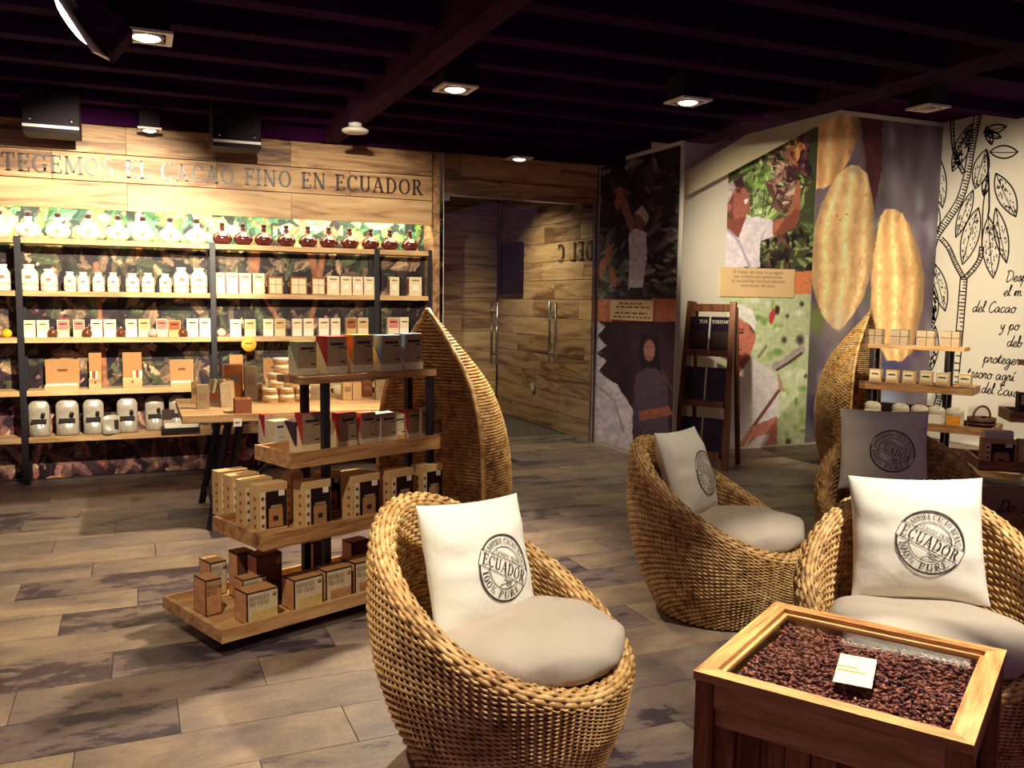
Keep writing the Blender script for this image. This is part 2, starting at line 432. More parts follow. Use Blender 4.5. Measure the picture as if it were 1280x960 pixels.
GLY = {
 'I': (0.44, _stem(0.22)),
 'L': (0.76, _stem(0.22)+_hb(0.2, 0.70, 0.033)+_vs(0.68, 0, 0.26)),
 'T': (0.80, _stem(0.40, top=False)+_hb(0.04, 0.76, 0.967)+_vs(0.07, 0.74, 1)+_vs(0.73, 0.74, 1)),
 'E': (0.78, _stem(0.22)+_hb(0.2, 0.70, 0.033)+_hb(0.2, 0.68, 0.967)+_hb(0.2, 0.54, 0.52)+_vs(0.69, 0, 0.26)+_vs(0.66, 0.76, 1)+_vs(0.53, 0.42, 0.62)),
 'F': (0.72, _stem(0.22)+_hb(0.2, 0.68, 0.967)+_hb(0.2, 0.54, 0.52)+_vs(0.66, 0.76, 1)+_vs(0.53, 0.42, 0.62)),
 'H': (0.98, _stem(0.22)+_stem(0.76)+_hb(0.2, 0.78, 0.52)),
 'O': (0.98, _arc(0.49, 0.5, 0.35, 0.47, 0, 360, 28)),
 'C': (0.88, _arc(0.49, 0.5, 0.35, 0.47, 42, 318, 22)+_vs(0.77, 0.70, 0.98)),
 'G': (0.95, _arc(0.49, 0.5, 0.35, 0.47, 42, 330, 22)+_vs(0.77, 0.70, 0.98)+[_rect(0.70, 0.05, 0.83, 0.45)]+_hb(0.56, 0.90, 0.45)),
 'D': (0.94, _stem(0.22)+_arc(0.38, 0.5, 0.40, 0.467, -90, 90, 16)+_hb(0.2, 0.4, 0.033)+_hb(0.2, 0.4, 0.967)),
 'U': (0.94, _stem(0.22, 0.32, 1, bot=False)+_stem(0.74, 0.32, 1, bot=False, w=0.09)+_arc(0.48, 0.34, 0.26, 0.305, 180, 360, 12)),
 'N': (1.0, _stem(0.20, w=0.08)+_stem(0.80, w=0.08, bot=False)+_dg(0.78, 0, 0.2, 1, 0.17)),
 'M': (1.16, _stem(0.18, w=0.08)+_stem(0.98)+_dg(0.57, 0.1, 0.2, 1, 0.16)+_dg(0.57, 0.1, 0.94, 1, 0.07)),
 'A': (0.94, _dg(0.14, 0, 0.46, 1, 0.08)+_dg(0.78, 0, 0.47, 1, 0.17)+_hb(0.25, 0.68, 0.34)+_hb(0.02, 0.28, 0.033)+_hb(0.62, 0.94, 0.033)),
 'R': (0.92, _stem(0.22)+_arc(0.40, 0.75, 0.24, 0.22, -90, 90, 12)+_hb(0.2, 0.42, 0.967)+_hb(0.2, 0.42, 0.52)+_dg(0.76, 0, 0.44, 0.52, 0.17)+_hb(0.66, 0.92, 0.033)),
 'P': (0.82, _stem(0.22)+_arc(0.40, 0.73, 0.26, 0.24, -90, 90, 12)+_hb(0.2, 0.42, 0.967)+_hb(0.2, 0.42, 0.48)),
 'B': (0.86, _stem(0.22)+_arc(0.40, 0.76, 0.22, 0.205, -90, 90, 12)+_arc(0.42, 0.28, 0.26, 0.25, -90, 90, 12)+_hb(0.2, 0.42, 0.967)+_hb(0.2, 0.42, 0.54)+_hb(0.2, 0.44, 0.033)),
 'S': (0.74, _arc(0.37, 0.745, 0.22, 0.22, 30, 262, 14)+_arc(0.37, 0.265, 0.24, 0.23, -150, 82, 14)+_vs(0.60, 0.74, 0.98)+_vs(0.10, 0.03, 0.27)),
 'V': (0.92, _dg(0.46, 0, 0.16, 1, 0.16)+_dg(0.46, 0, 0.78, 1, 0.07)+_hb(0.02, 0.32, 0.967)+_hb(0.64, 0.92, 0.967)),
 '1': (0.5, _stem(0.26)+_dg(0.10, 0.76, 0.24, 0.96, 0.07)),
 '0': (0.76, _arc(0.38, 0.5, 0.25, 0.47, 0, 360, 22)),
 '%': (0.9, _arc(0.2, 0.74, 0.12, 0.2, 0, 360, 10, 0.09, 0.05)+_arc(0.7, 0.26, 0.12, 0.2, 0, 360, 10, 0.09, 0.05)+_dg(0.2, 0, 0.68, 1, 0.07)),
 ' ': (0.5, []), '.': (0.3, [_rect(0.08, 0, 0.22, 0.14)]),
}
def text_polys(s, h, sp=0.03):
    x = 0.0; out = []
    for ch in s:
        w, ps = GLY[ch]
        for p in ps: out.append([((x+a)*h, b*h) for a, b in p])
        x += w+sp
    return out, (x-sp)*h
def ribbon(pts, w):
    out = []
    for i in range(len(pts)-1):
        (x0, y0), (x1, y1) = pts[i], pts[i+1]
        dx, dy = x1-x0, y1-y0
        L = math.hypot(dx, dy)
        if L < 1e-6: continue
        wi = w[i] if hasattr(w, '__len__') else w
        nx, ny = -dy/L*wi/2, dx/L*wi/2
        ex, ey = dx/L*wi*0.3, dy/L*wi*0.3
        out.append([(x0-ex+nx, y0-ey+ny), (x0-ex-nx, y0-ey-ny), (x1+ex-nx, y1+ey-ny), (x1+ex+nx, y1+ey+ny)])
    return out
def smooth_pts(pts, k=6):
    P = [pts[0]]+list(pts)+[pts[-1]]
    out = []
    for i in range(1, len(P)-2):
        p0, p1, p2, p3 = [np.array(P[j], float) for j in (i-1, i, i+1, i+2)]
        for q in range(k):
            t = q/k
            out.append(tuple(0.5*(2*p1+(p2-p0)*t+(2*p0-5*p1+4*p2-p3)*t*t+(3*p1-p0-3*p2+p3)*t**3)))
    out.append(tuple(pts[-1]))
    return out
SCR = {  # handwriting, x-height 1
 'a': (1.0, [[(.75, .85), (.45, 1), (.12, .6), (.2, .1), (.5, .1), (.78, .8), (.78, .2), (1.0, .1)]]),
 'b': (.85, [[(0, .2), (.3, 1.4), (.25, 2.1), (.12, 1.9), (.15, .3), (.4, 0), (.7, .45), (.5, .9), (.25, .7)], [(.6, .75), (.85, .8)]]),
 'c': (.75, [[(.65, .85), (.4, 1), (.1, .55), (.25, .05), (.55, .1), (.78, .3)]]),
 'd': (1.0, [[(.72, .8), (.45, 1), (.12, .6), (.2, .1), (.48, .1), (.75, .8), (.95, 2.1), (.78, .5), (.8, .1), (1.02, .2)]]),
 'e': (.75, [[(0, .3), (.4, .5), (.62, .8), (.4, 1), (.15, .6), (.22, .1), (.5, .02), (.8, .35)]]),
 'g': (.95, [[(.72, .85), (.45, 1), (.12, .6), (.25, .1), (.5, .2), (.75, .85), (.7, -.6), (.4, -1), (.2, -.7), (.6, -.2), (.98, .2)]]),
 'i': (.5, [[(0, .2), (.25, .9), (.22, .2), (.5, .15)], [(.27, 1.35), (.3, 1.45)]]),
 'j': (.5, [[(.25, .9), (.2, -.8), (0, -1)]]),
 'l': (.5, [[(0, .2), (.35, 1.5), (.28, 2.1), (.14, 1.6), (.2, .2), (.5, .15)]]),
 'm': (1.3, [[(0, .2), (.15, .95), (.18, 0), (.35, .8), (.5, .95), (.6, .7), (.58, 0), (.75, .8), (.92, .95), (1.0, .7), (1.0, .15), (1.3, .15)]]),
 'n': (.9, [[(0, .2), (.15, .95), (.18, 0), (.38, .8), (.55, .95), (.65, .7), (.65, .15), (.9, .15)]]),
 'o': (.85, [[(.5, 1), (.15, .75), (.15, .2), (.45, 0), (.72, .4), (.6, .9), (.45, 1), (.6, .8), (.88, .85)]]),
 'p': (.9, [[(0, .3), (.2, 1.0), (.1, -.95)], [(.15, .6), (.45, 1), (.72, .6), (.5, .05), (.2, .15)], [(.5, .05), (.9, .25)]]),
 'r': (.7, [[(0, .2), (.2, 1.05), (.3, .85), (.5, .9), (.45, .2), (.72, .15)]]),
 's': (.7, [[(0, .2), (.4, 1.05), (.5, .5), (.4, .05), (.1, .15)], [(.4, .05), (.7, .25)]]),
 't': (.6, [[(0, .2), (.35, 1.6), (.25, .2), (.6, .2)], [(.05, 1.1), (.6, 1.15)]]),
 'u': (.95, [[(0, .3), (.15, .95), (.15, .2), (.4, .05), (.65, .9), (.68, .2), (.95, .15)]]),
 'y': (.9, [[(.05, .9), (.15, .3), (.4, .15), (.68, .95), (.5, -.5), (.2, -1), (.05, -.7)]]),
 'C': (1.05, [[(1.0, 1.7), (.75, 2.0), (.25, 1.5), (.1, .6), (.4, 0), (.8, .1), (1.08, .4)]]),
 'D': (1.25, [[(.25, 1.95), (.2, .1), (.5, 0), (1.1, .6), (1.0, 1.6), (.4, 2.05), (0, 1.8)]]),
 'E': (1.0, [[(.9, 1.75), (.6, 2.0), (.25, 1.6), (.55, 1.1), (.25, .8), (.15, .25), (.5, 0), (1.0, .35)]]),
 'í': (.5, [[(0, .2), (.25, .9), (.22, .2), (.5, .15)], [(.25, 1.3), (.45, 1.7)]]),
 ' ': (.6, []),
}
def script_polys(s, xh, slant=0.18):
    x = 0.0; out = []
    for ch in s:
        w, st = SCR[ch]
        for p in st:
            q = [((x+a+b*slant)*xh, b*xh) for a, b in smooth_pts(p, 5)]
            out += ribbon(q, xh*0.17)
        x += w
    return out, x*xh

class Wall:
    """vertical plane: a runs to the viewer's right, z up"""
    def __init__(s, axis, val): s.axis, s.val = axis, val
    def w(s, a, z, e=0.0):
        return (a, s.val-e, z) if s.axis == 'y' else (s.val-e, -a, z)
    def px(s, x, y):
        P = ony(x, y, s.val) if s.axis == 'y' else onx(x, y, s.val)
        return (P[0], P[2]) if s.axis == 'y' else (-P[1], P[2])
    def flat(s, polys, e=0.002):
        vs, fs = [], []
        for p in polys:
            k = len(vs)
            vs += [s.w(a, z, e) for a, z in p]
            fs.append(tuple(range(k, k+len(p))))
        return mesh_from(vs, fs, 'flat_print')
    def rz(s): return 0.0 if s.axis == 'y' else -PI/2

def bfont_mesh(txt, size, align='CENTER'):
    cu = bpy.data.curves.new('lettering', 'FONT'); cu.body = txt; cu.size = size
    cu.align_x = align; cu.space_line = 0.95
    cu.resolution_u = 2
    o = bpy.data.objects.new('lettering', cu); COL.objects.link(o)
    me = bpy.data.meshes.new_from_object(o)
    bpy.data.objects.remove(o)
    me.materials.clear()
    return me

# ------------------------------------------------------------------ painter for printed sheets
def _hash(ix, iy, seed):
    h = (ix*374761393+iy*668265263+seed*974634749) & 0xffffffff
    h = ((h ^ (h >> 13))*1274126177) & 0xffffffff
    return ((h ^ (h >> 16)) & 0xffff)/65535.0
def vnoise(x, y, sc, seed=0, octv=3):
    out = 0; amp = 1; tot = 0
    for o in range(octv):
        X = x/sc; Y = y/sc
        ix = np.floor(X).astype(np.int64); iy = np.floor(Y).astype(np.int64)
        fx = X-ix; fy = Y-iy
        fx = fx*fx*(3-2*fx); fy = fy*fy*(3-2*fy)
        s = seed+o*17
        v = (_hash(ix, iy, s)*(1-fx)+_hash(ix+1, iy, s)*fx)*(1-fy)+(_hash(ix, iy+1, s)*(1-fx)+_hash(ix+1, iy+1, s)*fx)*fy
        out = out+v*amp; tot += amp; amp *= 0.5; sc *= 0.5
    return out/tot
class Sheet:
    """printed sheet on a wall; the picture is painted in sRGB 0..255 on a fine grid"""
    def __init__(s, wall, a0, a1, z0, z1, step):
        s.wall = wall
        s.nx = max(2, int((a1-a0)/step)); s.nz = max(2, int((z1-z0)/step))
        s.a = np.linspace(a0, a1, s.nx+1); s.z = np.linspace(z0, z1, s.nz+1)
        A, Z = np.meshgrid(s.a, s.z)
        if wall.axis == 'y': P = np.stack([A, np.full_like(A, wall.val), Z], -1)
        else: P = np.stack([np.full_like(A, wall.val), -A, Z], -1)
        s.PX, s.PY = proj(P)
        s.c = np.zeros(A.shape+(3,))
        s.A, s.Z = A, Z
    def fill(s, col): s.c[:] = col
    def blend(s, mask, col):
        s.c = s.c*(1-mask[..., None])+np.asarray(col, float)*mask[..., None]
    def poly(s, pts, col, soft=0.0, tex=0.0, tsc=6, seed=1, alpha=1.0):
        x = s.PX+(vnoise(s.PX, s.PY, 7, seed+3, 2)-0.5)*soft*2
        y = s.PY+(vnoise(s.PX, s.PY, 7, seed+9, 2)-0.5)*soft*2
        ins = np.zeros(x.shape, bool)
        n = len(pts)
        for i in range(n):
            x0, y0 = pts[i]; x1, y1 = pts[(i+1) % n]
            if y0 == y1: continue
            c = ((y0 > y) != (y1 > y)) & (x < (x1-x0)*(y-y0)/(y1-y0)+x0)
            ins ^= c
        col = np.asarray(col, float)
        if tex:
            t = 1+(vnoise(s.PX, s.PY, tsc, seed, 3)-0.5)*2*tex
            s.c = np.where(ins[..., None], s.c*(1-alpha)+alpha*col*t[..., None], s.c)
        else: s.c = np.where(ins[..., None], s.c*(1-alpha)+alpha*col, s.c)
        return ins
    def blob(s, cx, cy, rx, ry, col, soft=0.5, alpha=1.0, ang=0.0):
        c, q = math.cos(ang), math.sin(ang)
        dx = s.PX-cx; dy = s.PY-cy
        d = np.sqrt(((dx*c+dy*q)/rx)**2+((-dx*q+dy*c)/ry)**2)
        s.blend(np.clip((1-d)/max(soft, 1e-3), 0, 1)*alpha, col)
    def line(s, pts, w, col, alpha=1.0):
        for (x0, y0), (x1, y1) in zip(pts[:-1], pts[1:]):
            L2 = (x1-x0)**2+(y1-y0)**2
            t = np.clip(((s.PX-x0)*(x1-x0)+(s.PY-y0)*(y1-y0))/max(L2, 1e-6), 0, 1)
            d = np.hypot(s.PX-(x0+t*(x1-x0)), s.PY-(y0+t*(y1-y0)))
            s.blend(np.clip(w/2-d+0.5, 0, 1)*alpha, col)
    def leaves(s, n, box_, cols, smin, smax, rg, rib=True):
        x0, y0, x1, y1 = box_
        sub = (s.PX > x0-smax) & (s.PX < x1+smax) & (s.PY > y0-smax) & (s.PY < y1+smax)
        rows = np.where(sub.any(1))[0]; colsi = np.where(sub.any(0))[0]
        if len(rows) == 0 or len(colsi) == 0: return
        for i in range(n):
            cx = rg.uniform(x0, x1); cy = rg.uniform(y0, y1)
            L = rg.uniform(smin, smax); W = L*rg.uniform(0.25, 0.45); an = rg.uniform(0, 2*PI)
            # index window
            j = np.argmin(np.abs(s.PY[:, colsi[len(colsi)//2]]-cy)); k = np.argmin(np.abs(s.PX[j]-cx))
            dj = int(L/abs(s.PY[0, 0]-s.PY[-1, 0])*s.nz*1.3)+3; dk = int(L/abs(s.PX[0, -1]-s.PX[0, 0])*s.nx*1.3)+3
            sl = (slice(max(0, j-dj), j+dj), slice(max(0, k-dk), k+dk))
            dx = s.PX[sl]-cx; dy = s.PY[sl]-cy
            u = (dx*math.cos(an)+dy*math.sin(an))/L; v = (-dx*math.sin(an)+dy*math.cos(an))/W
            ins = np.abs(v) < np.clip(1-u*u, 0, 1)
            c = np.asarray(cols[rg.integers(len(cols))], float)*rg.uniform(0.7, 1.2)
            sh = 1+0.25*v+0.15*u
            cc = c*sh[..., None]
            if rib: cc = np.where((np.abs(v) < 0.09)[..., None], cc*1.3+12, cc)
            s.c[sl] = np.where(ins[..., None], cc, s.c[sl])
    def build(s, name, mat, parent=None, e=0.003, gain=1.0):
        A, Z = s.A, s.Z
        if s.wall.axis == 'y': V = np.stack([A, np.full_like(A, s.wall.val-e), Z], -1)
        else: V = np.stack([np.full_like(A, s.wall.val-e), -A, Z], -1)
        V = V.reshape(-1, 3)
        w = s.nx+1
        i, j = np.meshgrid(np.arange(s.nx), np.arange(s.nz))
        q = (j*w+i).reshape(-1)
        fc = np.stack([q, q+1, q+w+1, q+w], -1)
        me = bpy.data.meshes.new('print_sheet')
        me.vertices.add(len(V)); me.vertices.foreach_set('co', V.ravel())
        me.loops.add(fc.size); me.loops.foreach_set('vertex_index', fc.ravel().astype(np.int32))
        me.polygons.add(len(fc)); me.polygons.foreach_set('loop_start', np.arange(0, fc.size, 4, dtype=np.int32))
        me.update(calc_edges=True)
        c = np.clip(s.c/255.0, 0, 1)
        lin = np.where(c <= 0.04045, c/12.92, ((c+0.055)/1.055)**2.4)*gain
        at = me.color_attributes.new('print', 'FLOAT_COLOR', 'POINT')
        at.data.foreach_set('color', np.concatenate([lin.reshape(-1, 3), np.ones((len(V), 1))], 1).ravel())
        me.materials.append(MATS[mat])
        return put(name, me, parent)

# ------------------------------------------------------------------ key dimensions of the place (metres)
YS = 7.68      # front of the shelf wall and plank fascia
YM = 7.95      # printed mural behind the shelves
YG = 8.10      # glass entrance
XW = 4.42      # side wall with the first poster, and the corridor wall behind the glass
YE = 6.62      # its free end
YB = 7.25      # rear wall with the pickers' posters and the pod print
XR = 8.25      # right wall
SHELF_Z = [1.905, 1.50, 1.139, 0.724, 0.355]
def XS(px, py=420, Y=YS): return ony(px, py, Y)[0]

# ------------------------------------------------------------------ floor
fl = put('floor', box(15.0, 12.4, 0.05, 0, False, 'grout'), None, (3.5, 5.8, -0.032))
struct(fl, 'slate-look plank tile floor in grey and beige', 'floor')
TW, TL = 0.28, 0.88
tile = box(TL-0.003, TW-0.003, 0.02, 0.0012, False, 'slate_tile')
n_t = 0
for r in range(0, 31):
    y = 0.15+r*TW
    off = (r*0.37 % 1.0)*TL
    for c in range(-4, 11):
        x = -0.4+c*TL+off
        P = np.array([x, y, 0.0])
        if (P-CC)@_f < 0.6: continue
        u, v = proj(P)
        if not (-230 < u < 1500 and v < 1180): continue
        if y > 7.93 and not (2.4 < x < 4.5): continue
        if x > XR+0.3: continue
        t = put('floor_tile', tile, fl, (x-3.5, y-5.8, 0.022))
        n_t += 1

# ------------------------------------------------------------------ back wall: mural, plank fascia, glass header
MW = Wall('y', YM)
rg = np.random.default_rng(3)
mu = Sheet(MW, -2.2, 2.68, 0.0, 2.45, 0.0105)
mu.fill((34, 20, 24))
mu.c *= (0.6+0.9*vnoise(mu.PX, mu.PY, 26, 5, 3))[..., None]
mu.leaves(1500, (-170, 395, 560, 620), [(116, 80, 74), (78, 48, 54), (150, 108, 90), (46, 26, 34), (176, 134, 112), (128, 70, 60), (40, 20, 30)], 9, 26, rg)
mu.leaves(1300, (-170, 295, 560, 500), [(62, 60, 44), (96, 82, 58), (44, 32, 34), (112, 88, 68), (72, 78, 54), (32, 20, 28), (146, 120, 92), (28, 16, 24)], 8, 24, rg)
mu.leaves(700, (-170, 236, 560, 305), [(96, 140, 64), (52, 96, 62), (176, 190, 104), (36, 60, 48), (206, 206, 140), (70, 120, 84), (28, 40, 38), (150, 110, 70)], 7, 20, rg)
for x0, y0, x1, y1, w in ((376, 270, 396, 348, 9), (405, 300, 400, 345, 7), (320, 300, 318, 340, 12), (330, 372, 345, 395, 5), (396, 372, 388, 400, 6), (4, 262, 6, 300, 8), (372, 440, 366, 500, 9), (120, 330, 132, 480, 6)):
    mu.line([(x0, y0), (x1, y1)], w, (178, 112, 78), 0.85)
mu.c *= (0.75+0.5*vnoise(mu.PX, mu.PY, 5, 8, 2))[..., None]
wall_back = mu.build('wall_back', 'mural_print')
struct(wall_back, 'wall behind the shelves printed with a dark leafy cacao grove', 'wall')
back_slab = put('wall_slab', box(4.9, 0.12, 3.05, 0, True, 'wall_paint'), wall_back, (0.24, YM+0.064, 0))

fas = put('wall_fascia', box(XS(540)+2.2, 0.04, 0.90, 0, True, 'black_metal'), None, ((XS(540)-2.2)/2, YS+0.045, 2.16))
struct(fas, 'timber plank fascia above the lit shelves', 'wall')
def plank_row(parent, wall, cuts, z0, z1, mat, proud, origin):
    for a0, a1 in zip(cuts[:-1], cuts[1:]):
        L = abs(a1-a0)-0.003; h = z1-z0-0.006
        d = 0.022
        am = (a0+a1)/2
        x, y, z = wall.w(am, z0+0.003, 0.0)
        me = box(L, d, h, 0.0015, True, mat) if wall.axis == 'y' else box(d, L, h, 0.0015, True, mat)
        e = proud+random.uniform(0, 0.004)
        loc = (x-origin[0], y-e-origin[1], z-origin[2]) if wall.axis == 'y' else (x-e-origin[0], y-origin[1], z-origin[2])
        put('plank', me, parent, loc)
FW = Wall('y', YS)
j1 = [-2.2, XS(-50), XS(157, 170), XS(363, 190), XS(540, 215)]
j2 = [-2.2, XS(65, 200), XS(271, 210), XS(437, 220), XS(540, 230)]
plank_row(fas, FW, j1, 2.153, 2.373, 'plank_wood', 0.0, fas.location)
plank_row(fas, FW, j2, 2.373, 2.588, 'plank_wood', 0.0, fas.location)
plank_row(fas, FW, j1, 2.588, 2.86, 'plank_wood', 0.0, fas.location)

hd = put('wall_header', box(XW-XS(540)+0.02, 0.06, 0.62, 0, True, 'black_metal'), None, ((XW+XS(540))/2, YG+0.05, 2.486))
struct(hd, 'timber plank header above the glass entrance', 'wall')
HW = Wall('y', YG)
plank_row(hd, HW, [XS(540), XS(627, 240, YG), XW-0.02], 2.486, 2.648, 'plank_wood', 0.0, hd.location)
plank_row(hd, HW, [XS(540), XS(575, 220, YG), XS(700, 230, YG), XW-0.02], 2.648, 2.95, 'plank_wood', 0.0, hd.location)
put('niche_return', box(0.06, YG-YS+0.3, 2.9, 0, True, 'plank_wood_y'), fas, (XS(540)+0.03-fas.location[0], (YS+YG)/2+0.12-fas.location[1], -fas.location[2]))

# ------------------------------------------------------------------ corridor behind the glass
cw = put('wall_corridor', box(0.06, 2.7, 3.0, 0, True, 'black_metal'), None, (XW+0.052, YG+1.36, 0))
struct(cw, 'plank clad corridor wall seen through the glass', 'wall')
CW = Wall('x', XW)
zz = 0.0; k = 0
while zz < 2.9:
    cuts = [-10.78]
    p = -10.78+(0.5, 1.1, 0.8, 1.35, 0.65)[k % 5]
    while p < -8.2: cuts.append(p); p += (1.2, 0.9, 1.05)[k % 3]
    cuts.append(-8.12)
    plank_row(cw, CW, cuts, zz, min(zz+0.215, 2.95), 'plank_wood_y', 0.0, cw.location)
    zz += 0.215; k += 1
ce = put('wall_corridor_end', box(2.5, 0.06, 3.0, 0, True, 'black_metal'), None, (3.2, 10.85, 0))
struct(ce, 'plank clad wall at the far end of the corridor', 'wall')
EW = Wall('y', 10.80)
zz = 0.0; k = 0
while zz < 2.9:
    cuts = [1.95, 2.6+(k % 3)*0.25, 3.6+(k % 2)*0.3, XW-0.03]
    plank_row(ce, EW, cuts, zz, min(zz+0.215, 2.95), 'plank_wood', 0.0, ce.location)
    zz += 0.215; k += 1
# mirrored lettering of the sign in the corridor
mp_, mw_ = text_polys('DEL C', 0.20, 0.10)
a0, zc = CW.px(744, 322)
ltr = put('corridor_lettering', CW.flat([[(a0-x, zc+y-0.02) for x, y in p][::-1] for p in mp_], 0.028), None, mat='bronze')
tag(ltr, 'dark bronze reversed letters seen through the glass door', 'lettering')
tvm = Wall('x', XW)
ta0, tz1 = tvm.px(629, 306); ta1, tz0 = tvm.px(656, 367)
tv = thing('television', 'black flat screen mounted on the plank corridor wall', 'television', (XW-0.03, -(ta0+ta1)/2, (tz0+tz1)/2))
put('casing', box(0.04, abs(ta1-ta0), tz1-tz0, 0.004, False, 'housing_black'), tv, (-0.02, 0, 0))
put('screen', box(0.004, abs(ta1-ta0)-0.03, tz1-tz0-0.03, 0, False, 'screen_black'), tv, (-0.041, 0, 0))
sa, sz = tvm.px(669, 483)
so = put('wall_socket', box(0.012, 0.09, 0.09, 0.003, False, 'socket_white'), None, (XW-0.012-0.022, -sa, sz))
tag(so, 'small white socket plate low on the plank corridor wall', 'socket')
put('socket_insert', box(0.004, 0.045, 0.045, 0.001, False, 'lamp_white'), so, (-0.007, 0, 0))

# ------------------------------------------------------------------ glass entrance
ZG = 2.48
gx0, gx1, gx2 = XS(542, 400, YG), XS(627, 400, YG), XW-0.04
def glass_leaf(name, label, x0, x1, hx, cat, n):
    d = struct(put(name, box(x1-x0-0.01, 0.012, ZG-0.02, 0, True, 'door_glass'), None, ((x0+x1)/2, YG+0.02, 0.012)), label, cat)
    for s in (-1, 1):
        h = put('door_handle', lathe([(0.013, 0), (0.013, 0.62)], 12, 'steel'), d, (hx-(x0+x1)/2, s*0.07, 0.84))
        for zz in (0.1, 0.52):
            put('handle_standoff', tube_path([(0, 0, zz), (0, -s*0.064, zz)], 0.008, 8, 'steel'), h)
    for zz in (0.0, ZG-0.06):
        put('patch_fitting', box(0.14, 0.03, 0.05, 0.003, True, 'steel'), d, (((x1-x0)/2-0.09)*n, 0, zz))
    return d
d1 = glass_leaf('door_1', 'frameless glass door leaf next to the shelves', gx0, gx1, gx1-0.07, 'door', -1)
d2 = glass_leaf('door_2', 'frameless glass door leaf beside the poster wall', gx1, gx2, XS(692, 400, YG), 'door', 1)
tr1 = put('trim_1', box(gx2-gx0, 0.05, 0.03, 0.003, True, 'steel'), None, ((gx0+gx2)/2, YG+0.02, ZG-0.004))
struct(tr1, 'slim metal rail along the top of the glass entrance', 'rail')
tr2 = put('trim_2', box(0.025, 0.04, ZG, 0.003, True, 'steel'), None, (gx2+0.014, YG+0.02, 0))
struct(tr2, 'slim metal jamb where the glass meets the poster wall', 'jamb')

# ------------------------------------------------------------------ side wall with poster
ws = put('wall_side', box(0.04, YG-YE, 2.9, 0, True, 'wall_paint'), None, (XW+0.02, (YG+YE)/2, 0))
struct(ws, 'short painted side wall carrying the dark farm poster', 'wall')
PW = Wall('x', XW)
ps = Sheet(PW, -YG+0.03, -YE-0.005, 0.03, 2.86, 0.0095)
rg = np.random.default_rng(11)
ps.fill((44, 26, 38))
ps.leaves(230, (740, 175, 860, 380), [(62, 44, 54), (88, 70, 74), (40, 22, 36), (112, 100, 96), (58, 52, 48), (30, 14, 28)], 5, 15, rg)
ps.leaves(60, (740, 310, 860, 380), [(96, 100, 76), (120, 116, 96), (70, 70, 60)], 5, 12, rg)
ps.poly([(768, 236), (776, 232), (794, 278), (790, 296)], (150, 104, 92), 1.0, 0.1)
ps.poly([(786, 292), (797, 284), (809, 292), (808, 330), (803, 362), (786, 362), (787, 330)], (214, 206, 214), 1.0, 0.08)
ps.blob(801, 276, 9, 13, (126, 84, 78), 0.25)
ps.poly([(793, 268), (803, 256), (812, 270), (808, 280), (800, 268)], (196, 180, 150), 0.6)
ps.poly([(787, 360), (804, 360), (806, 376), (786, 376)], (40, 30, 46))
for cx, cy, an in ((761, 318, 0.1), (766, 345, -0.2), (773, 250, 0.1), (753, 335, 0.2)):
    ps.blob(cx, cy, 5, 16, (178, 104, 66), 0.3, 0.9, an)
ps.poly([(740, 374), (860, 374), (860, 402), (740, 402)], (196, 116, 82))
ps.poly([(740, 402), (860, 402), (860, 600), (740, 600)], (52, 28, 44), 0, 0.3, 30)
ps.blob(820, 470, 40, 90, (74, 46, 60), 0.8, 0.6)
ps.poly([(740, 396), (757, 408), (747, 420), (759, 432), (746, 440), (758, 452), (748, 464), (772, 482), (792, 512), (791, 575), (740, 575)], (214, 200, 212), 1.5, 0.1, 14)
for l in ([(741, 420), (750, 422)], [(741, 440), (752, 441)], [(741, 462), (752, 466)], [(744, 480), (768, 500), (780, 540)]): ps.line(l, 2, (150, 130, 150), 0.8)
ps.poly([(802, 418), (824, 420), (826, 470), (816, 462), (802, 462), (798, 440)], (34, 16, 28), 1.0)
ps.poly([(794, 470), (806, 460), (820, 460), (834, 472), (836, 545), (830, 572), (794, 570), (792, 520)], (84, 66, 84), 1.2, 0.12)
ps.blob(812, 438, 8, 15, (166, 112, 100), 0.2)
for e_ in ((809, 434), (815, 434)): ps.blob(*e_, 1.6, 1.2, (50, 26, 34), 0.4)
ps.line([(809, 447), (815, 447)], 1.4, (110, 60, 60))
ps.poly([(798, 514), (836, 508), (842, 518), (800, 526)], (158, 92, 74), 1)
ps.line([(828, 462), (846, 498), (850, 540)], 2, (120, 90, 80), 0.8)
ps.c *= (0.86+0.28*vnoise(ps.PX, ps.PY, 4, 4, 2))[..., None]
tag(ps.build('wall_poster', 'wall_print'), 'tall dark poster of farm workers on the side wall by the glass', 'poster')
def caption(wall, px0, py0, px1, py1, txt, size, label, fx=0.5):
    a0, z1 = wall.px(px0, py0); a1, z0 = wall.px(px1, py1)
    x, y, z = wall.w((a0+a1)/2, (z0+z1)/2, 0.012)
    dims = (a1-a0, 0.012, z1-z0) if wall.axis == 'y' else (0.012, a1-a0, z1-z0)
    o = tag(put('caption_plaque', box(*dims, 0.001, False, 'wall_plaque'), None, (x, y, z)), label, 'plaque')
    if txt is None:      # lines too small to read
        hh = z1-z0; ww = a1-a0
        for q, (f0, f1) in enumerate(((0.22, 0.78), (0.14, 0.92), (0.12, 0.88), (0.08, 0.94))):
            zz = hh*(0.5-(0.17, 0.34, 0.64, 0.84)[q])
            x = f0
            while x < f1:
                wl = min(random.uniform(0.04, 0.15), f1-x)
                put('text_line', box(0.001, wl*ww, 0.016, 0, False, 'caption_ink'), o, (-0.0064, -(x+wl/2-0.5)*ww, zz))
                x += wl+0.035
        return o
    me = bfont_mesh(txt, size)
    t = put('lettering', me, o, (0, -0.0072, (z1-z0)*0.5-size*1.15) if wall.axis == 'y' else (-0.0072, 0, (z1-z0)*0.5-size*1.15), mat='caption_ink')
    t.rotation_euler = (PI/2, 0, wall.rz())
    return o
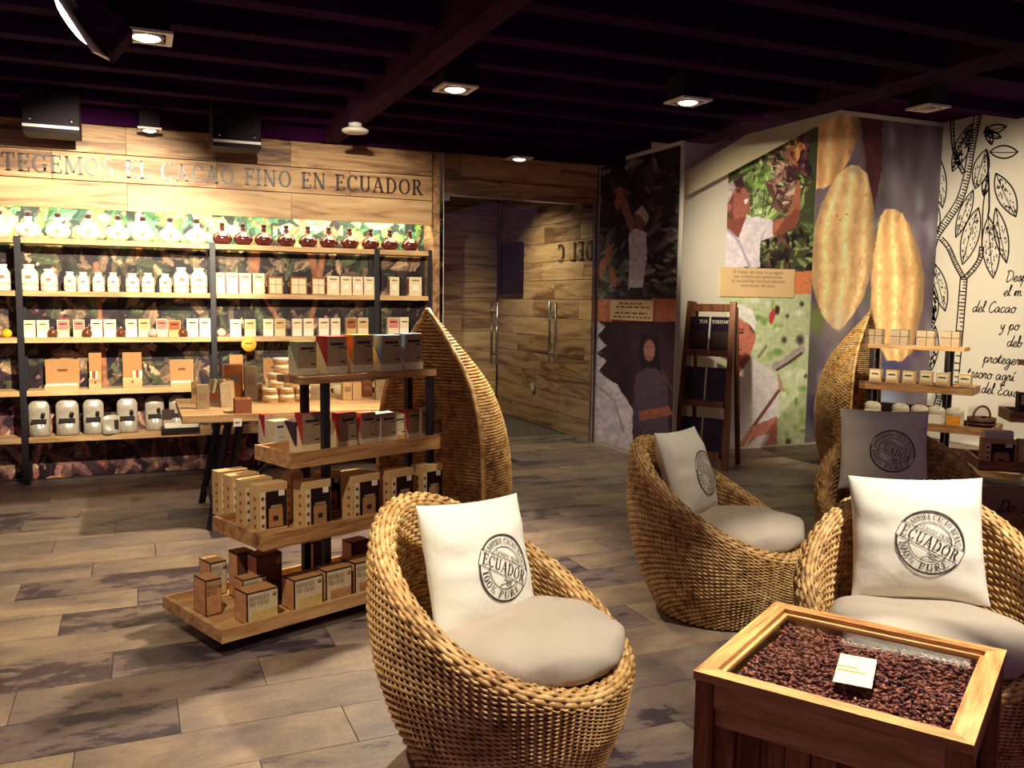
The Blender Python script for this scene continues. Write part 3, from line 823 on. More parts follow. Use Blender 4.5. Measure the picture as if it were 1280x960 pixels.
caption(PW, 765, 375, 818, 402, None, 0.038, 'small cream caption plaque across the dark farm poster')

# ------------------------------------------------------------------ rear wall with pickers' poster and pod print
wr = put('wall_rear', box(XR-XW-0.04, 0.12, 3.6, 0, True, 'wall_paint'), None, ((XR+XW+0.04)/2, YB+0.06, 0))
struct(wr, 'pale painted rear wall behind the magazine rack', 'wall')
BW = Wall('y', YB)
ax0, _ = BW.px(904, 400); ax1, _ = BW.px(1012, 400); ax2, _ = BW.px(1166, 400)
pr = Sheet(BW, ax0, ax1, 0.02, 3.3, 0.0105)
rg = np.random.default_rng(5)
cv = lambda x, y: (890+x/4.571, 170+y/4.571)
cw2 = lambda x, y: (890+x/4.571, 360+y/4.571)
pr.fill((72, 76, 50))
pr.leaves(150, (900, 160, 1015, 345), [(96, 116, 62), (136, 156, 92), (52, 58, 40), (44, 34, 36), (150, 160, 110), (84, 60, 52)], 4, 12, rg)
pr.leaves(60, (925, 200, 975, 275), [(150, 178, 104), (120, 150, 80), (170, 190, 130)], 5, 14, rg)
pr.leaves(70, (962, 185, 992, 265), [(110, 74, 66), (150, 110, 96), (70, 40, 46), (176, 146, 126)], 4, 13, rg)
pr.leaves(40, (990, 170, 1012, 215), [(74, 40, 54), (110, 60, 70), (50, 28, 44)], 4, 11, rg)
pr.leaves(14, (984, 170, 1005, 200), [(206, 130, 74), (226, 150, 90)], 4, 10, rg)
pr.leaves(60, (945, 290, 1012, 340), [(44, 26, 34), (84, 60, 52), (120, 130, 80), (30, 20, 28)], 4, 11, rg)
for l in ((cv(300, 300), cv(290, 440)), (cv(330, 290), cv(300, 450)), (cv(360, 350), cv(320, 450))): pr.line(l, 1.5, (60, 80, 40))
pr.poly([cv(*p) for p in ((340, 482), (420, 465), (465, 360), (482, 250), (503, 255), (505, 420), (480, 520), (410, 556), (345, 576))], (172, 108, 82), 0.8, 0.1)
pr.poly([cv(*p) for p in ((420, 470), (470, 420), (500, 420), (480, 520), (410, 556), (350, 570))], (136, 76, 62), 0.8)
pr.poly([cv(*p) for p in ((70, 470), (195, 462), (190, 530), (150, 590), (70, 510))], (138, 76, 68), 0.6)
pr.poly([cv(*p) for p in ((58, 500), (70, 510), (150, 585), (192, 468), (260, 462), (345, 480), (348, 575), (275, 600), (272, 750), (50, 750))], (226, 216, 224), 0.6, 0.08, 9)
pr.line([cv(75, 520), cv(150, 600), cv(215, 745)], 3, (170, 158, 176), 0.9)
pr.line([cv(280, 590), cv(300, 540)], 2, (176, 166, 178), 0.8)
pr.poly([cv(*p) for p in ((88, 440), (95, 320), (130, 285), (170, 280), (205, 320), (216, 370), (212, 425), (190, 462), (130, 475))], (166, 100, 84), 0.5, 0.06)
pr.poly([cv(*p) for p in ((88, 440), (95, 330), (125, 330), (120, 440), (130, 475))], (128, 70, 66), 0.5)
pr.poly([cv(*p) for p in ((66, 392), (76, 290), (118, 255), (135, 292), (98, 372))], (206, 190, 186), 0.4, 0.2, 3)
pr.poly([cv(*p) for p in ((118, 258), (176, 228), (182, 292), (136, 294))], (74, 40, 54), 0.4)
pr.blob(*cv(152, 318), 3.2, 1.6, (60, 30, 34), 0.4)
pr.line([cv(140, 306), cv(166, 300)], 1.6, (60, 32, 36))
pr.poly([cv(*p) for p in ((180, 366), (208, 356), (206, 378), (188, 390))], (240, 230, 224))
pr.blob(*cv(96, 408), 4, 6, (176, 112, 92), 0.3)
# stripe and lower picture
pr.poly([(880, 339), (1020, 340), (1020, 368), (880, 368)], (224, 136, 88))
low = pr.PY > 367.5
pr.c = np.where(low[..., None], np.array([196, 206, 160.]), pr.c)
pr.blob(960, 460, 90, 120, (206, 214, 180), 1.0, 0.6)
rg = np.random.default_rng(9)
for i in range(80):
    x, y = rg.uniform(935, 1015), rg.uniform(370, 560)
    pr.blob(x, y, rg.uniform(3, 9), rg.uniform(3, 9), [(150, 184, 96), (220, 228, 190), (110, 150, 70), (236, 238, 216), (176, 196, 130)][rg.integers(5)], 0.6, 0.8 if y > 369 else 0)
for x, y, r in ((980, 425, 6), (1000, 425, 9), (992, 445, 4), (1002, 380, 5), (984, 395, 4), (1007, 470, 4), (985, 552, 6)): pr.blob(x, y, r*0.8, r, (44, 40, 40), 0.7, 0.85)
pr.c = np.where((pr.PY < 367.5)[..., None] & (pr.PY > 339)[..., None], np.array([224, 136, 88.]), pr.c)
pr.line([cw2(360, 452), cw2(420, 420), cw2(512, 350)], 9, (178, 164, 164)); pr.line([cw2(370, 468), cw2(440, 425), cw2(512, 372)], 3, (84, 56, 60))
pr.line([cw2(265, 395), cw2(310, 330)], 3, (120, 110, 80), 0.8)
pr.poly([cw2(*p) for p in ((325, 150), (350, 110), (362, 150), (340, 215), (322, 190))], (200, 72, 66), 0.4); pr.blob(*cw2(372, 125), 4, 7, (70, 40, 44), 0.4)
pr.poly([cw2(*p) for p in ((40, 500), (150, 508), (232, 405), (300, 440), (362, 500), (388, 580), (372, 735), (260, 775), (158, 918), (0, 918), (0, 560))], (224, 216, 218), 0.6, 0.05, 12)
pr.poly([cw2(*p) for p in ((258, 778), (372, 730), (370, 908), (190, 918))], (188, 116, 104), 0.8, 0.15, 8)
pr.poly([cw2(*p) for p in ((190, 918), (250, 850), (330, 830), (300, 918))], (206, 190, 196), 0.8)
pr.line([cw2(158, 905), cw2(250, 770), cw2(385, 580)], 4, (120, 72, 64)); pr.line([cw2(158, 912), cw2(235, 800)], 6, (196, 128, 106))
pr.poly([cw2(*p) for p in ((372, 478), (384, 500), (416, 596), (380, 582))], (186, 150, 120), 0.2)
pr.poly([cw2(*p) for p in ((90, 200), (138, 168), (218, 208), (250, 258), (240, 318), (214, 405), (150, 498), (90, 440))], (196, 118, 100), 0.5, 0.08)
pr.poly([cw2(*p) for p in ((120, 480), (150, 420), (210, 385), (214, 405), (150, 498))], (156, 82, 74), 0.5)
pr.blob(*cw2(165, 255), 4.2, 1.8, (70, 34, 38), 0.4); pr.line([cw2(148, 232), cw2(180, 240)], 1.8, (80, 42, 44)); pr.line([cw2(140, 340), cw2(165, 355)], 1.6, (120, 52, 52)); pr.blob(*cw2(236, 285), 3.4, 6, (206, 126, 108), 0.3)
pr.poly([cw2(*p) for p in ((212, 208), (245, 250), (232, 262), (212, 232))], (96, 76, 72), 0.4)
pr.poly([cw2(*p) for p in ((90, 110), (130, 98), (182, 92), (232, 130), (252, 192), (244, 246), (216, 206), (160, 168), (90, 165))], (236, 230, 226), 0.4, 0.03)
pr.c *= (0.92+0.16*vnoise(pr.PX, pr.PY, 3, 4, 2))[..., None]
tag(pr.build('wall_poster', 'wall_print'), 'tall bright poster of a smiling picker above a man in a white cap', 'poster')
caption(BW, 900, 334, 991, 372, 'El trabajo del cacao es un legado\nque cuidamos por generaciones.\nos reconocidos internacionalmente\ncomo el país del cacao.', 0.047, 'cream caption plaque between the two pictures of the bright poster')
# pod print
pd = Sheet(BW, ax1+0.004, ax2, 0.02, 3.45, 0.0115)
rg = np.random.default_rng(21)
pd.fill((112, 98, 110))
pd.c *= (0.7+0.6*vnoise(pd.PX*1.6, pd.PY*0.5, 30, 3, 2))[..., None]
for i in range(70):
    x, y = rg.uniform(1005, 1170), rg.uniform(150, 560)
    pd.blob(x, y, rg.uniform(6, 18), rg.uniform(10, 36), [(86, 104, 74), (60, 48, 74), (150, 160, 160), (44, 30, 46), (120, 130, 110), (176, 170, 184), (84, 64, 92)][rg.integers(7)], 0.9, 0.6)
pd.blob(1020, 400, 14, 26, (130, 150, 70), 0.7, 0.8); pd.blob(1045, 460, 16, 40, (196, 190, 210), 0.8, 0.8); pd.blob(1030, 520, 30, 36, (40, 34, 70), 0.6, 0.9)
pd.blob(1110, 460, 40, 30, (70, 70, 120), 0.8, 0.8); pd.blob(1130, 440, 20, 20, (120, 80, 130), 0.8, 0.8); pd.blob(1100, 500, 40, 22, (150, 170, 206), 0.8, 0.7)
pd.poly([(1074, 140), (1104, 140), (1102, 210), (1092, 262), (1080, 262), (1082, 200)], (84, 40, 48), 1.5, 0.25, 8)
def pod(outline, col, cx_top, cx_bot, y0, y1, wid):
    ins = pd.poly(outline, col, 0.8)
    t = np.clip((pd.PY-y0)/(y1-y0), 0, 1)
    cx = cx_top+(cx_bot-cx_top)*t
    w = wid*np.sqrt(np.clip(1-(2*t-1)**2*0.86, 0.04, 1))
    u = np.clip((pd.PX-cx)/w, -1.2, 1.2)
    rid = 0.5+0.5*np.cos(u*11+np.sin(pd.PY*0.05)*0.5)
    shade = (1.06-0.30*u*u-0.10*u)*(0.88+0.20*rid)*(0.88+0.26*vnoise(pd.PX, pd.PY*0.6, 5, 6, 3))
    c = np.asarray(col, float)*shade[..., None]+np.array([24, 26, 24])*((rid > 0.86)*(vnoise(pd.PX, pd.PY, 4, 2, 2) > 0.45))[..., None]
    pd.c = np.where(ins[..., None], c, pd.c)
pod([(1008, 172), (1020, 148), (1074, 140), (1074, 170), (1064, 196), (1046, 226), (1030, 236), (1010, 236)], (236, 178, 120), 1045, 1030, 120, 240, 40)
pod([(1100, 270), (1107, 262), (1118, 261), (1128, 268), (1139, 286), (1150, 318), (1155, 350), (1153, 385), (1147, 410), (1140, 440), (1126, 452), (1108, 450), (1094, 425), (1088, 390), (1089, 340), (1096, 290)], (250, 196, 132), 1116, 1120, 255, 455, 36)
pod([(1064, 206), (1074, 208), (1084, 218), (1091, 250), (1094, 300), (1090, 335), (1080, 370), (1064, 396), (1050, 413), (1040, 410), (1026, 392), (1016, 360), (1012, 325), (1016, 290), (1026, 256), (1046, 218)], (252, 204, 144), 1066, 1046, 200, 418, 42)
pd.blob(1048, 402, 22, 34, (246, 226, 200), 1.0, 0.6); pd.blob(1066, 212, 10, 8, (150, 160, 140), 0.8, 0.6)
for x, y in ((1046, 270), (1050, 275), (1058, 268)): pd.blob(x, y, 1.4, 1.0, (90, 50, 40), 0.5)
tag(pd.build('pod_print', 'wall_print'), 'large wall print of ripe orange cacao pods beside the line drawing', 'wall print')

# diagonal cream soffit crossing the top of the rear wall
sl = [BW.px(x, y) for x, y in ((846, 246), (906, 214), (1034, 146), (980, 134), (846, 216))]
br = put('trim_3', prism([(a, z) for a, z in sl], 0.20, 'cream_paint'), None, (0, YB-0.20, 0))
struct(br, 'sloping cream soffit above the bright poster', 'soffit')

# ------------------------------------------------------------------ right wall with drawing and handwriting
wt = put('wall_right', box(0.12, 9.0, 3.6, 0, True, 'wall_paint'), None, (XR+0.06, 2.87, 0))
struct(wt, 'pale right wall with ink drawing and handwriting', 'wall')
RW = Wall('x', XR)
cd = lambda x, y: (1160+x/2.4, 120+y/2.4)
def P2(p): return RW.px(*p)
ink = []
mm = 0.0135
def stroke(pts, w=1.0, k=5): ink.extend(ribbon([P2(p) for p in smooth_pts(pts, k)], mm*w))
def limb(pts, wd, hatch=2.2):
    q = smooth_pts([cd(*p) for p in pts], 8)
    L, R_ = [], []
    for i in range(len(q)):
        a = q[max(0, i-1)]; b = q[min(len(q)-1, i+1)]
        dx, dy = b[0]-a[0], b[1]-a[1]; l = math.hypot(dx, dy) or 1
        L.append((q[i][0]-dy/l*wd/2, q[i][1]+dx/l*wd/2)); R_.append((q[i][0]+dy/l*wd/2, q[i][1]-dx/l*wd/2))
    stroke(L, 1.2, 1); stroke(R_, 1.2, 1)
    acc = 0
    for i in range(len(q)-1):
        acc += math.hypot(q[i+1][0]-q[i][0], q[i+1][1]-q[i][1])
        if acc > hatch:
            acc = 0
            f = random.uniform(0.45, 0.95)
            stroke([R_[i], (R_[i][0]+(L[i][0]-R_[i][0])*f, R_[i][1]+(L[i][1]-R_[i][1])*f)], 1.0, 1)
def leafline(b, t, wd, dots=0, dense=False, sharp=1.0):
    b = np.array(cd(*b)); t = np.array(cd(*t)); d = t-b; n = np.array([-d[1], d[0]])/np.linalg.norm(d)
    W = wd/2.4/2
    for s in (1, -1):
        stroke([tuple(b+d*u+n*s*W*math.sin(PI*u**sharp)**0.8) for u in np.linspace(0, 1, 9)], 1.2, 3)
    stroke([tuple(b+d*u+n*W*0.1*math.sin(3*u)) for u in np.linspace(0.02, 0.95, 6)], 0.7, 2)
    for i in range(dots):
        u = random.uniform(0.12, 0.9); v = random.uniform(-0.75, 0.75)*math.sin(PI*u)
        p = b+d*u+n*W*v
        e = d/np.linalg.norm(d)*random.uniform(1, 3.2)
        stroke([tuple(p), tuple(p+e+n*random.uniform(-.7, .7))], 1.5 if dense else 0.8, 1)
limb([(152, 50), (140, 110), (128, 175), (116, 245), (94, 315), (58, 372), (22, 428), (6, 500), (0, 560)], 8)
limb([(108, 232), (88, 190), (76, 140), (72, 60)], 4, 2.4)
limb([(108, 545), (102, 620), (94, 720), (80, 870)], 8.5)
limb([(106, 545), (82, 500), (62, 455), (40, 428)], 5)
limb([(112, 545), (138, 518), (156, 488), (162, 452)], 5)
limb([(20, 870), (34, 900), (14, 960)], 7, 2.6)
leafline((186, 168), (270, 168), 38); leafline((170, 105), (236, 92), 24); leafline((168, 108), (220, 124), 20)
leafline((182, 362), (196, 546), 52, 60); leafline((152, 335), (104, 505), 50, 45); leafline((204, 232), (264, 362), 54, 40)
leafline((176, 160), (142, 278), 46, 46); leafline((132, 84), (74, 226), 44, 80, True); leafline((204, 336), (236, 500), 40, 30)
leafline((22, 165), (44, 335), 44, 46); leafline((136, 282), (84, 424), 34, 34); leafline((22, 505), (52, 645), 40, 30)
leafline((12, 556), (12, 695), 40, 110, True); leafline((178, 240), (168, 300), 20, 12); leafline((14, 300), (30, 410), 28, 20)
leafline((176, 92), (192, 146), 22, 10); leafline((22, 690), (6, 830), 34, 40, True)
stroke([cd(178, 165), cd(182, 240), cd(184, 330), cd(180, 362)], 1.6); stroke([cd(162, 452), cd(166, 330), cd(180, 250)], 1.2)
dr = put('ink_drawing', RW.flat(ink, 0.003), None, mat='ink')
tag(dr, 'black ink drawing of a cacao branch with pods on the pale right wall', 'drawing')
hw = []
for txt, px, py, xh in (('Desp', 1257, 352, 8.6), ('el m', 1254, 370, 8.6), ('del Cacao', 1215, 390, 8.6), ('y po', 1250, 412, 8.6), ('deb', 1258, 433, 8.6), ('proteger', 1229, 453, 8.6), ('tesoro agrí', 1208, 471, 8.6), ('del Ecua', 1226, 491, 8.6)):
    a, z = RW.px(px, py)
    k = abs(RW.px(px, py-xh)[1]-z)*0.78
    polys, w = script_polys(txt, k)
    hw += [[(a+x*1.18, z+y) for x, y in p] for p in polys]
hs = put('handwritten_text', RW.flat(hw, 0.003), None, mat='ink')
tag(hs, 'black handwritten Spanish sentence on the pale right wall', 'lettering')

# ------------------------------------------------------------------ ceiling
cl = put('ceiling', box(7.3, 11.0, 0.06, 0, True, 'ceiling_black'), None, (0.9, 5.6, 3.06))
struct(cl, 'black ceiling between dark timber joists', 'ceiling')
for i in range(13):
    y = 1.25+i*0.55
    if y > 7.6: break
    put('joist', box(7.2, 0.13, 0.16, 0.006, True, 'joist_wood'), cl, (0, y-5.6, -0.16))
bm1 = put('trim_4', box(0.14, 7.0, 0.26, 0.006, True, 'beam_wood'), None, (1.56, 4.3, 2.80))
struct(bm1, 'dark timber beam under the joists above the shop floor', 'beam')
bm2 = put('trim_5', box(0.30, 6.8, 0.34, 0.006, True, 'beam_wood'), None, (XW+0.20, 3.30, 2.905))
struct(bm2, 'heavy dark brown timber beam running on from the side wall', 'beam')
cl2 = put('ceiling_bay', box(3.7, 7.9, 0.06, 0, True, 'ceiling_black'), None, (6.55, 3.4, 3.50))
struct(cl2, 'raised black ceiling over the right wall bay', 'ceiling')
for i in range(8):
    put('joist', box(3.5, 0.13, 0.12, 0.006, True, 'joist_wood'), cl2, (0, -3.4+i*0.9, -0.12))
put('valance', box(0.06, 7.0, 0.26, 0.0, True, 'ceiling_black'), cl2, (XW+0.3-6.55, -0.2, -0.28))
put('header_board', box(7.3, 0.05, 0.30, 0.004, True, 'ceiling_black'), cl, (0, 7.60-5.6, -0.26))

# ------------------------------------------------------------------ ceiling spotlights
def spotlight(name, label, loc, size=0.24, aim=None, power=0, cone=70, blend=0.6, col=WARM, lit=True, drop=None, group=None, tilt=None, soft=0.04):
    """square gimbal downlight hung from the ceiling; the lamp's own light sits in its mouth"""
    top = drop if drop else 3.06
    o = thing(name, label, 'spotlight', loc, 0, group)
    h = 0.15
    put('housing', box(size*0.88, size*0.88, h, 0.004, True, 'housing_black'), o, (0, 0, 0.012))
    if top-loc[2] > h+0.03: put('stem', box(0.05, 0.05, top-loc[2]-h-0.012, 0, True, 'housing_black'), o, (0, 0, h+0.012))
    s, w = size, size*0.13
    for k, (x, y, a, b) in enumerate(((0, s/2-w/2, s, w), (0, -s/2+w/2, s, w), (s/2-w/2, 0, w, s-2*w), (-s/2+w/2, 0, w, s-2*w))):
        put('frame_bar', box(a, b, 0.014, 0.002, True, 'lamp_white'), o, (x, y, -0.002))
    r = size*0.33
    ring = put('gimbal_ring', lathe([(r*0.82, 0), (r, -0.004), (r*1.05, 0.012), (r*0.82, 0.014)], 24, 'lamp_white'), o, (0, 0, -0.002))
    put('bulb', lathe([(0.001, -0.012), (r*0.5, -0.009), (r*0.8, 0.0), (r*0.8, 0.004), (0.001, 0.004)], 20, 'lamp_glow' if lit else 'lamp_white'), o, (0, 0, -0.004))
    if power:
        ld = bpy.data.lights.new('lamp_light', 'SPOT')
        ld.energy = power; ld.color = col; ld.spot_size = math.radians(cone); ld.spot_blend = blend; ld.shadow_soft_size = soft
        L = bpy.data.objects.new('lamp_light', ld); COL.objects.link(L)
        L.parent = o; L.location = (0, 0, -0.07)
        d = Vector(aim)-(Vector(loc)+Vector((0, 0, -0.07)))
        L.rotation_euler = d.to_track_quat('-Z', 'Y').to_euler()
    return o
def lampP(px, py, z=2.75):
    P = onz(px, py, z); return (P[0], P[1], z)
spotlight('ceiling_spotlight', 'lit square downlight beside the tilted open lamp', lampP(183, 47), 0.24, (-0.25, 7.8, 1.62), 820, 50)
spotlight('ceiling_spotlight', 'lit square downlight hanging just right of the timber beam', lampP(569, 112), 0.22, (0.95, 4.9, 0.5), 420, 92, 0.7)
spotlight('ceiling_spotlight', 'lit square downlight alone between beam and bright poster', lampP(860, 128), 0.22, (6.75, 7.2, 1.6), 520, 50, 0.8)
spotlight('ceiling_spotlight', 'lit square downlight in front of the glass entrance', lampP(649, 199), 0.20, (3.3, 7.0, 0), 60, 90)
spotlight('ceiling_spotlight', 'small lit downlight against the fascia under the smoke detector', lampP(440, 192), 0.16, (1.7, 7.2, 1.2), 16, 100)
spotlight('ceiling_spotlight', 'small lit downlight between the two black floodlight boxes', lampP(187, 163), 0.17, (0.1, 7.2, 1.2), 16, 100)
spotlight('ceiling_spotlight', 'dim square downlight on the heavy beam near the drawing', lampP(1160, 136, 2.82), 0.20, (8.2, 6.0, 1.5), 420, 60, lit=False)
# unseen lamps added to brighten seating, hull, floor, shelves, corridor and corner display
spotlight('ceiling_spotlight', 'unseen added downlight over the seating, aimed at the front armchair', (1.75, 1.25, 2.75), 0.22, (1.15, 2.55, 0.4), 250, 34, 0.5, col=NEUT)
spotlight('ceiling_spotlight', 'unseen added downlight over the seating, aimed at the wicker hull', (2.4, 2.7, 2.78), 0.22, (1.78, 4.4, 0.95), 170, 24, 0.7)
spotlight('ceiling_spotlight', 'unseen added downlight over the seating, aimed at the armchair behind the chest', (2.55, 1.35, 2.75), 0.22, (2.68, 2.4, 0.5), 270, 34, 0.5, col=NEUT)
spotlight('ceiling_spotlight', 'unseen added downlight over the seating, aimed at the cacao chest', (2.15, 2.2, 2.78), 0.22, (1.76, 1.72, 0.5), 430, 30, 0.5, col=NEUT)
spotlight('ceiling_spotlight', 'unseen added downlight over the open floor left of the display', (-0.2, 2.4, 2.75), 0.22, (0.0, 3.3, 0), 150, 84, 0.8)
spotlight('ceiling_spotlight', 'unseen added downlight between joists aimed at the far shelf bays', (0.6, 3.2, 2.80), 0.22, (1.6, 7.8, 1.6), 800, 36, 0.7)  # added to brighten the far shelves, hung outside the view
spotlight('ceiling_spotlight', 'unseen added downlight between joists over the middle armchair', (2.7, 2.5, 2.80), 0.22, (2.7, 4.1, 0.3), 60, 50, 0.8)
spotlight('ceiling_spotlight', 'unseen added downlight in the corridor behind the glass', (3.4, 9.3, 2.86), 0.20, (4.0, 9.2, 0.8), 130, 120, 0.8)  # added source hidden by the header, lights the corridor planks
spotlight('ceiling_spotlight', 'unseen added downlight in the raised bay over the corner display', (5.7, 3.9, 3.25), 0.20, (6.45, 5.7, 0.75), 300, 42, 0.8, drop=3.5)  # added beyond the right edge of view to light the corner goods

def flood(label, px0, py0, px1, py1, Y):
    a = ony(px0, py1, Y); b = ony(px1, py0, Y)
    w = b[0]-a[0]; h = b[2]-a[2]
    o = thing('floodlight_box', label, 'floodlight', ((a[0]+b[0])/2, Y+0.15, a[2]))
    put('housing', box(w, 0.30, h, 0.006, True, 'housing_black'), o)
    put('front_rail', box(w*0.98, 0.012, 0.02, 0.002, True, 'lamp_white'), o, (0, -0.157, 0.03))
    for s in (-1, 1): put('screw', lathe([(0.012, 0), (0.012, 0.012)], 10, 'steel'), o, (s*w*0.36, -0.152, 0.085), rot=(PI/2, 0, 0))
    put('hanger', box(0.06, 0.06, 3.06-a[2]-h, 0, True, 'housing_black'), o, (0, 0, h))
flood('wide black floodlight box near the first plank joint', 27, 114, 98, 163, 7.0)
flood('narrower black floodlight box above the word CACAO', 266, 130, 326, 182, 7.0)
# tilted lamp
tl = thing('ceiling_spotlight', 'big square lamp with its white frame swung down open', 'spotlight', (*ony(118, 40, 4.2)[:2], ony(118, 36, 4.2)[2]))
put('housing', box(0.20, 0.20, 0.13, 0.004, False, 'beam_wood'), tl, (0.03, 0.0, 0.0), rot=(0, math.radians(38), 0))
put('hanger', box(0.04, 0.04, 3.06-tl.location[2], 0, True, 'housing_black'), tl, (0.06, 0, 0))
fp = put('frame_panel', box(0.34, 0.30, 0.012, 0.002, False, 'lamp_white'), tl, (-0.06, -0.02, 0.03), rot=(0.25, math.radians(58), 0))
put('bulb', lathe([(0.10, 0), (0.10, 0.012), (0.08, 0.02)], 20, 'lamp_glow'), fp, (0, 0, -0.018), rot=(PI, 0, 0))
sd = thing('smoke_detector', 'round white smoke detector on the end of the timber beam', 'smoke detector', lampP(444, 166, 2.73))
put('disc', lathe([(0.09, 0), (0.10, 0.008), (0.10, 0.022), (0.06, 0.04)], 24, 'lamp_white'), sd)
put('base', lathe([(0.05, 0), (0.05, 0.055)], 16, 'lamp_white'), sd, (0, 0, 0.035))

# light strip behind the fascia
ls = thing('light_strip', 'thin warm light strip tucked behind the plank fascia', 'light strip', (0.2, YS+0.10, 2.20))
put('channel', box(4.5, 0.03, 0.02, 0.002, True, 'steel'), ls, (0, 0, 0.012))
put('diffuser', box(4.5, 0.02, 0.008, 0, True, 'strip_glow'), ls, (0, 0, 0.003))
ad = bpy.data.lights.new('strip_light', 'AREA'); ad.shape = 'RECTANGLE'; ad.size = 4.4; ad.size_y = 0.03; ad.energy = 34; ad.color = (1.0, 0.92, 0.66)
al = bpy.data.objects.new('strip_light', ad); COL.objects.link(al); al.parent = ls; al.location = (0, 0, -0.005); al.rotation_euler = (math.radians(18), 0, 0)

# ------------------------------------------------------------------ wall sign
sg = thing('wall_sign', 'dark bronze serif lettering across the plank fascia', 'sign', (XS(2, 205), YS-0.0165, 2.415))
word = 'TEGEMOS EL CACAO FINO EN ECUADOR'
x_end = XS(528, 235)-XS(2, 205)
_, w1 = text_polys(word, 1.0, 0.05)
hgt = 0.135; kx = x_end/(w1*hgt)
x = 0.0
for ch in word:
    w, polys = GLY[ch]
    if polys:
        vs, fs = [], []
        for p in polys:
            k = len(vs); n = len(p)
            vs += [(a*hgt*kx, 0, b*hgt) for a, b in p]+[(a*hgt*kx, -0.012, b*hgt) for a, b in p]
            fs.append(tuple(range(k, k+n))); fs.append(tuple(range(k+2*n-1, k+n-1, -1)))
            for i in range(n):
                j = (i+1) % n; fs.append((k+i, k+j, k+n+j, k+n+i))
        put('letter', mesh_from(vs, fs, 'letter', False, 'bronze'), sg, (x*hgt*kx, 0, 0))
    x += w+0.05

# ------------------------------------------------------------------ shelving
su = thing('shelving_unit', 'long wall shelving with pale boards on black uprights', 'shelving', (0.2, YS+0.13, 0))
UP = [XS(p, 430) for p in (-190, 26, 268, 472, 541)]
for i, xu in enumerate(UP):
    xo = xu-(0.02 if i == 4 else 0)
    for yy in (-0.11, 0.11):
        put('upright', box(0.045, 0.03, SHELF_Z[0]+0.03, 0.002, True, 'black_metal'), su, (xo-0.2, yy, 0))
    put('foot_rail', box(0.045, 0.24, 0.03, 0.002, True, 'black_metal'), su, (xo-0.2, 0, 0))
for z in SHELF_Z:
    for a, b in zip(UP[:-1], UP[1:]):
        put('shelf_board', box(b-a-0.05, 0.235, 0.042, 0.003, True, 'shelf_wood'), su, ((a+b)/2-0.2, -0.005, z-0.024))
ZT = [z+0.018 for z in SHELF_Z]
def sX(px, s, Y=YS+0.11):
    # the shelf seen at pixel px: board height gives the row
    P = ony(px, 480, Y)
    for _ in range(3):
        py = proj((P[0], Y, ZT[s]))[1]
        P = ony(px, py, Y)
    return P[0]
def mpp(px, Y=YS+0.11):  # metres per pixel along the shelf
    return (ony(px+5, 420, Y)[0]-ony(px-5, 420, Y)[0])/10.0

# ---- goods: shared meshes
flask_m = lathe([(0.03, 0), (0.058, 0.006), (0.083, 0.035), (0.088, 0.06), (0.078, 0.088), (0.05, 0.11), (0.026, 0.122), (0.021, 0.15), (0.026, 0.156), (0.026, 0.162)], 22)
cork_m = lathe([(0.017, 0), (0.019, 0.022), (0.024, 0.026), (0.024, 0.042), (0.012, 0.05)], 12, 'cork_dark')
tag_m = box(0.052, 0.003, 0.04, 0.0, True, 'label_white')
FY = YS+0.11
def flask(px, white, sc=1.0, labelled=True):
    lab, g = (('round white flask with dark stopper on the top shelf', 'white flasks on the top shelf') if white else
              ('round red-brown flask with dark stopper on the top shelf', 'red-brown flasks on the top shelf'))
    o = tag(put('flask', flask_m, None, (sX(px, 0), FY, ZT[0]), mat='white_ceramic' if white else 'red_ceramic'), lab, 'flask', g)
    o.scale = (sc, sc, sc)
    put('stopper', cork_m, o, (0, 0, 0.155))
    if not white: put('heart_tag', tag_m, o, (0, -0.082, 0.078), rot=(-0.35, 0, 0))
    else: put('emblem', lathe([(0.016, 0), (0.016, 0.004)], 12, 'kraft_light'), o, (0, -0.0855, 0.06), rot=(PI/2, 0, 0))
flask_m.materials.append(MATS['white_ceramic'])
for px in (-36, 0, 36, 73, 111, 148, 179, 213, 246): flask(px, True, 1.02)
for px in (278, 304, 330, 358, 385, 411, 437, 463, 487, 512): flask(px, False, 0.92)

def jar_mesh(r, h):
    return lathe([(r*0.92, 0), (r, 0.01), (r, h*0.62), (r*0.94, h*0.72), (r*0.62, h*0.84), (r*0.56, h*0.9), (r*0.66, h*0.94), (r*0.66, h*0.98), (r*0.58, h)], 22, 'white_ceramic')
jars = {}
def jar(px0, px1, hpx, big):
    c = (px0+px1)/2; w = (px1-px0)*mpp(c); h = hpx*mpp(c)*0.93
    k = (round(w, 2), round(h, 2))
    if k not in jars: jars[k] = jar_mesh(w/2*0.98, h)
    lab, g = ('tall white milk-can jar on the second shelf', 'tall white jars') if big else ('small white milk-can jar on the second shelf', 'small white jars')
    o = tag(put('milk_jar', jars[k], None, (sX(c, 1), FY, ZT[1])), lab, 'jar', g)
    put('printed_band', lathe([(w/2*0.985+0.0006, h*0.22), (w/2*0.985+0.0006, h*0.36)], 22, 'label_cream'), o)
    put('crest', box(w*0.3, 0.004, h*0.12, 0.001, True, 'label_print'), o, (0, -w/2*0.97-0.001, h*0.46))
    if not big: put('handle_tag', box(0.004, 0.05, 0.07, 0.001, True, 'kraft_light'), o, (w/2*0.98+0.004, 0, h*0.4))
for a, b, h, big in ((-6, 14, 40, 1), (25, 49, 40, 1), (51, 73, 33, 1), (80, 96, 29, 0), (97, 112, 28, 0), (116, 131, 28, 0), (134, 150, 28, 0), (157, 175, 27, 0), (177, 194, 28, 0), (199, 215, 27, 0), (217, 237, 36, 1), (238, 260, 35, 1), (-40, -20, 38, 1)):
    jar(a, b, h, big)

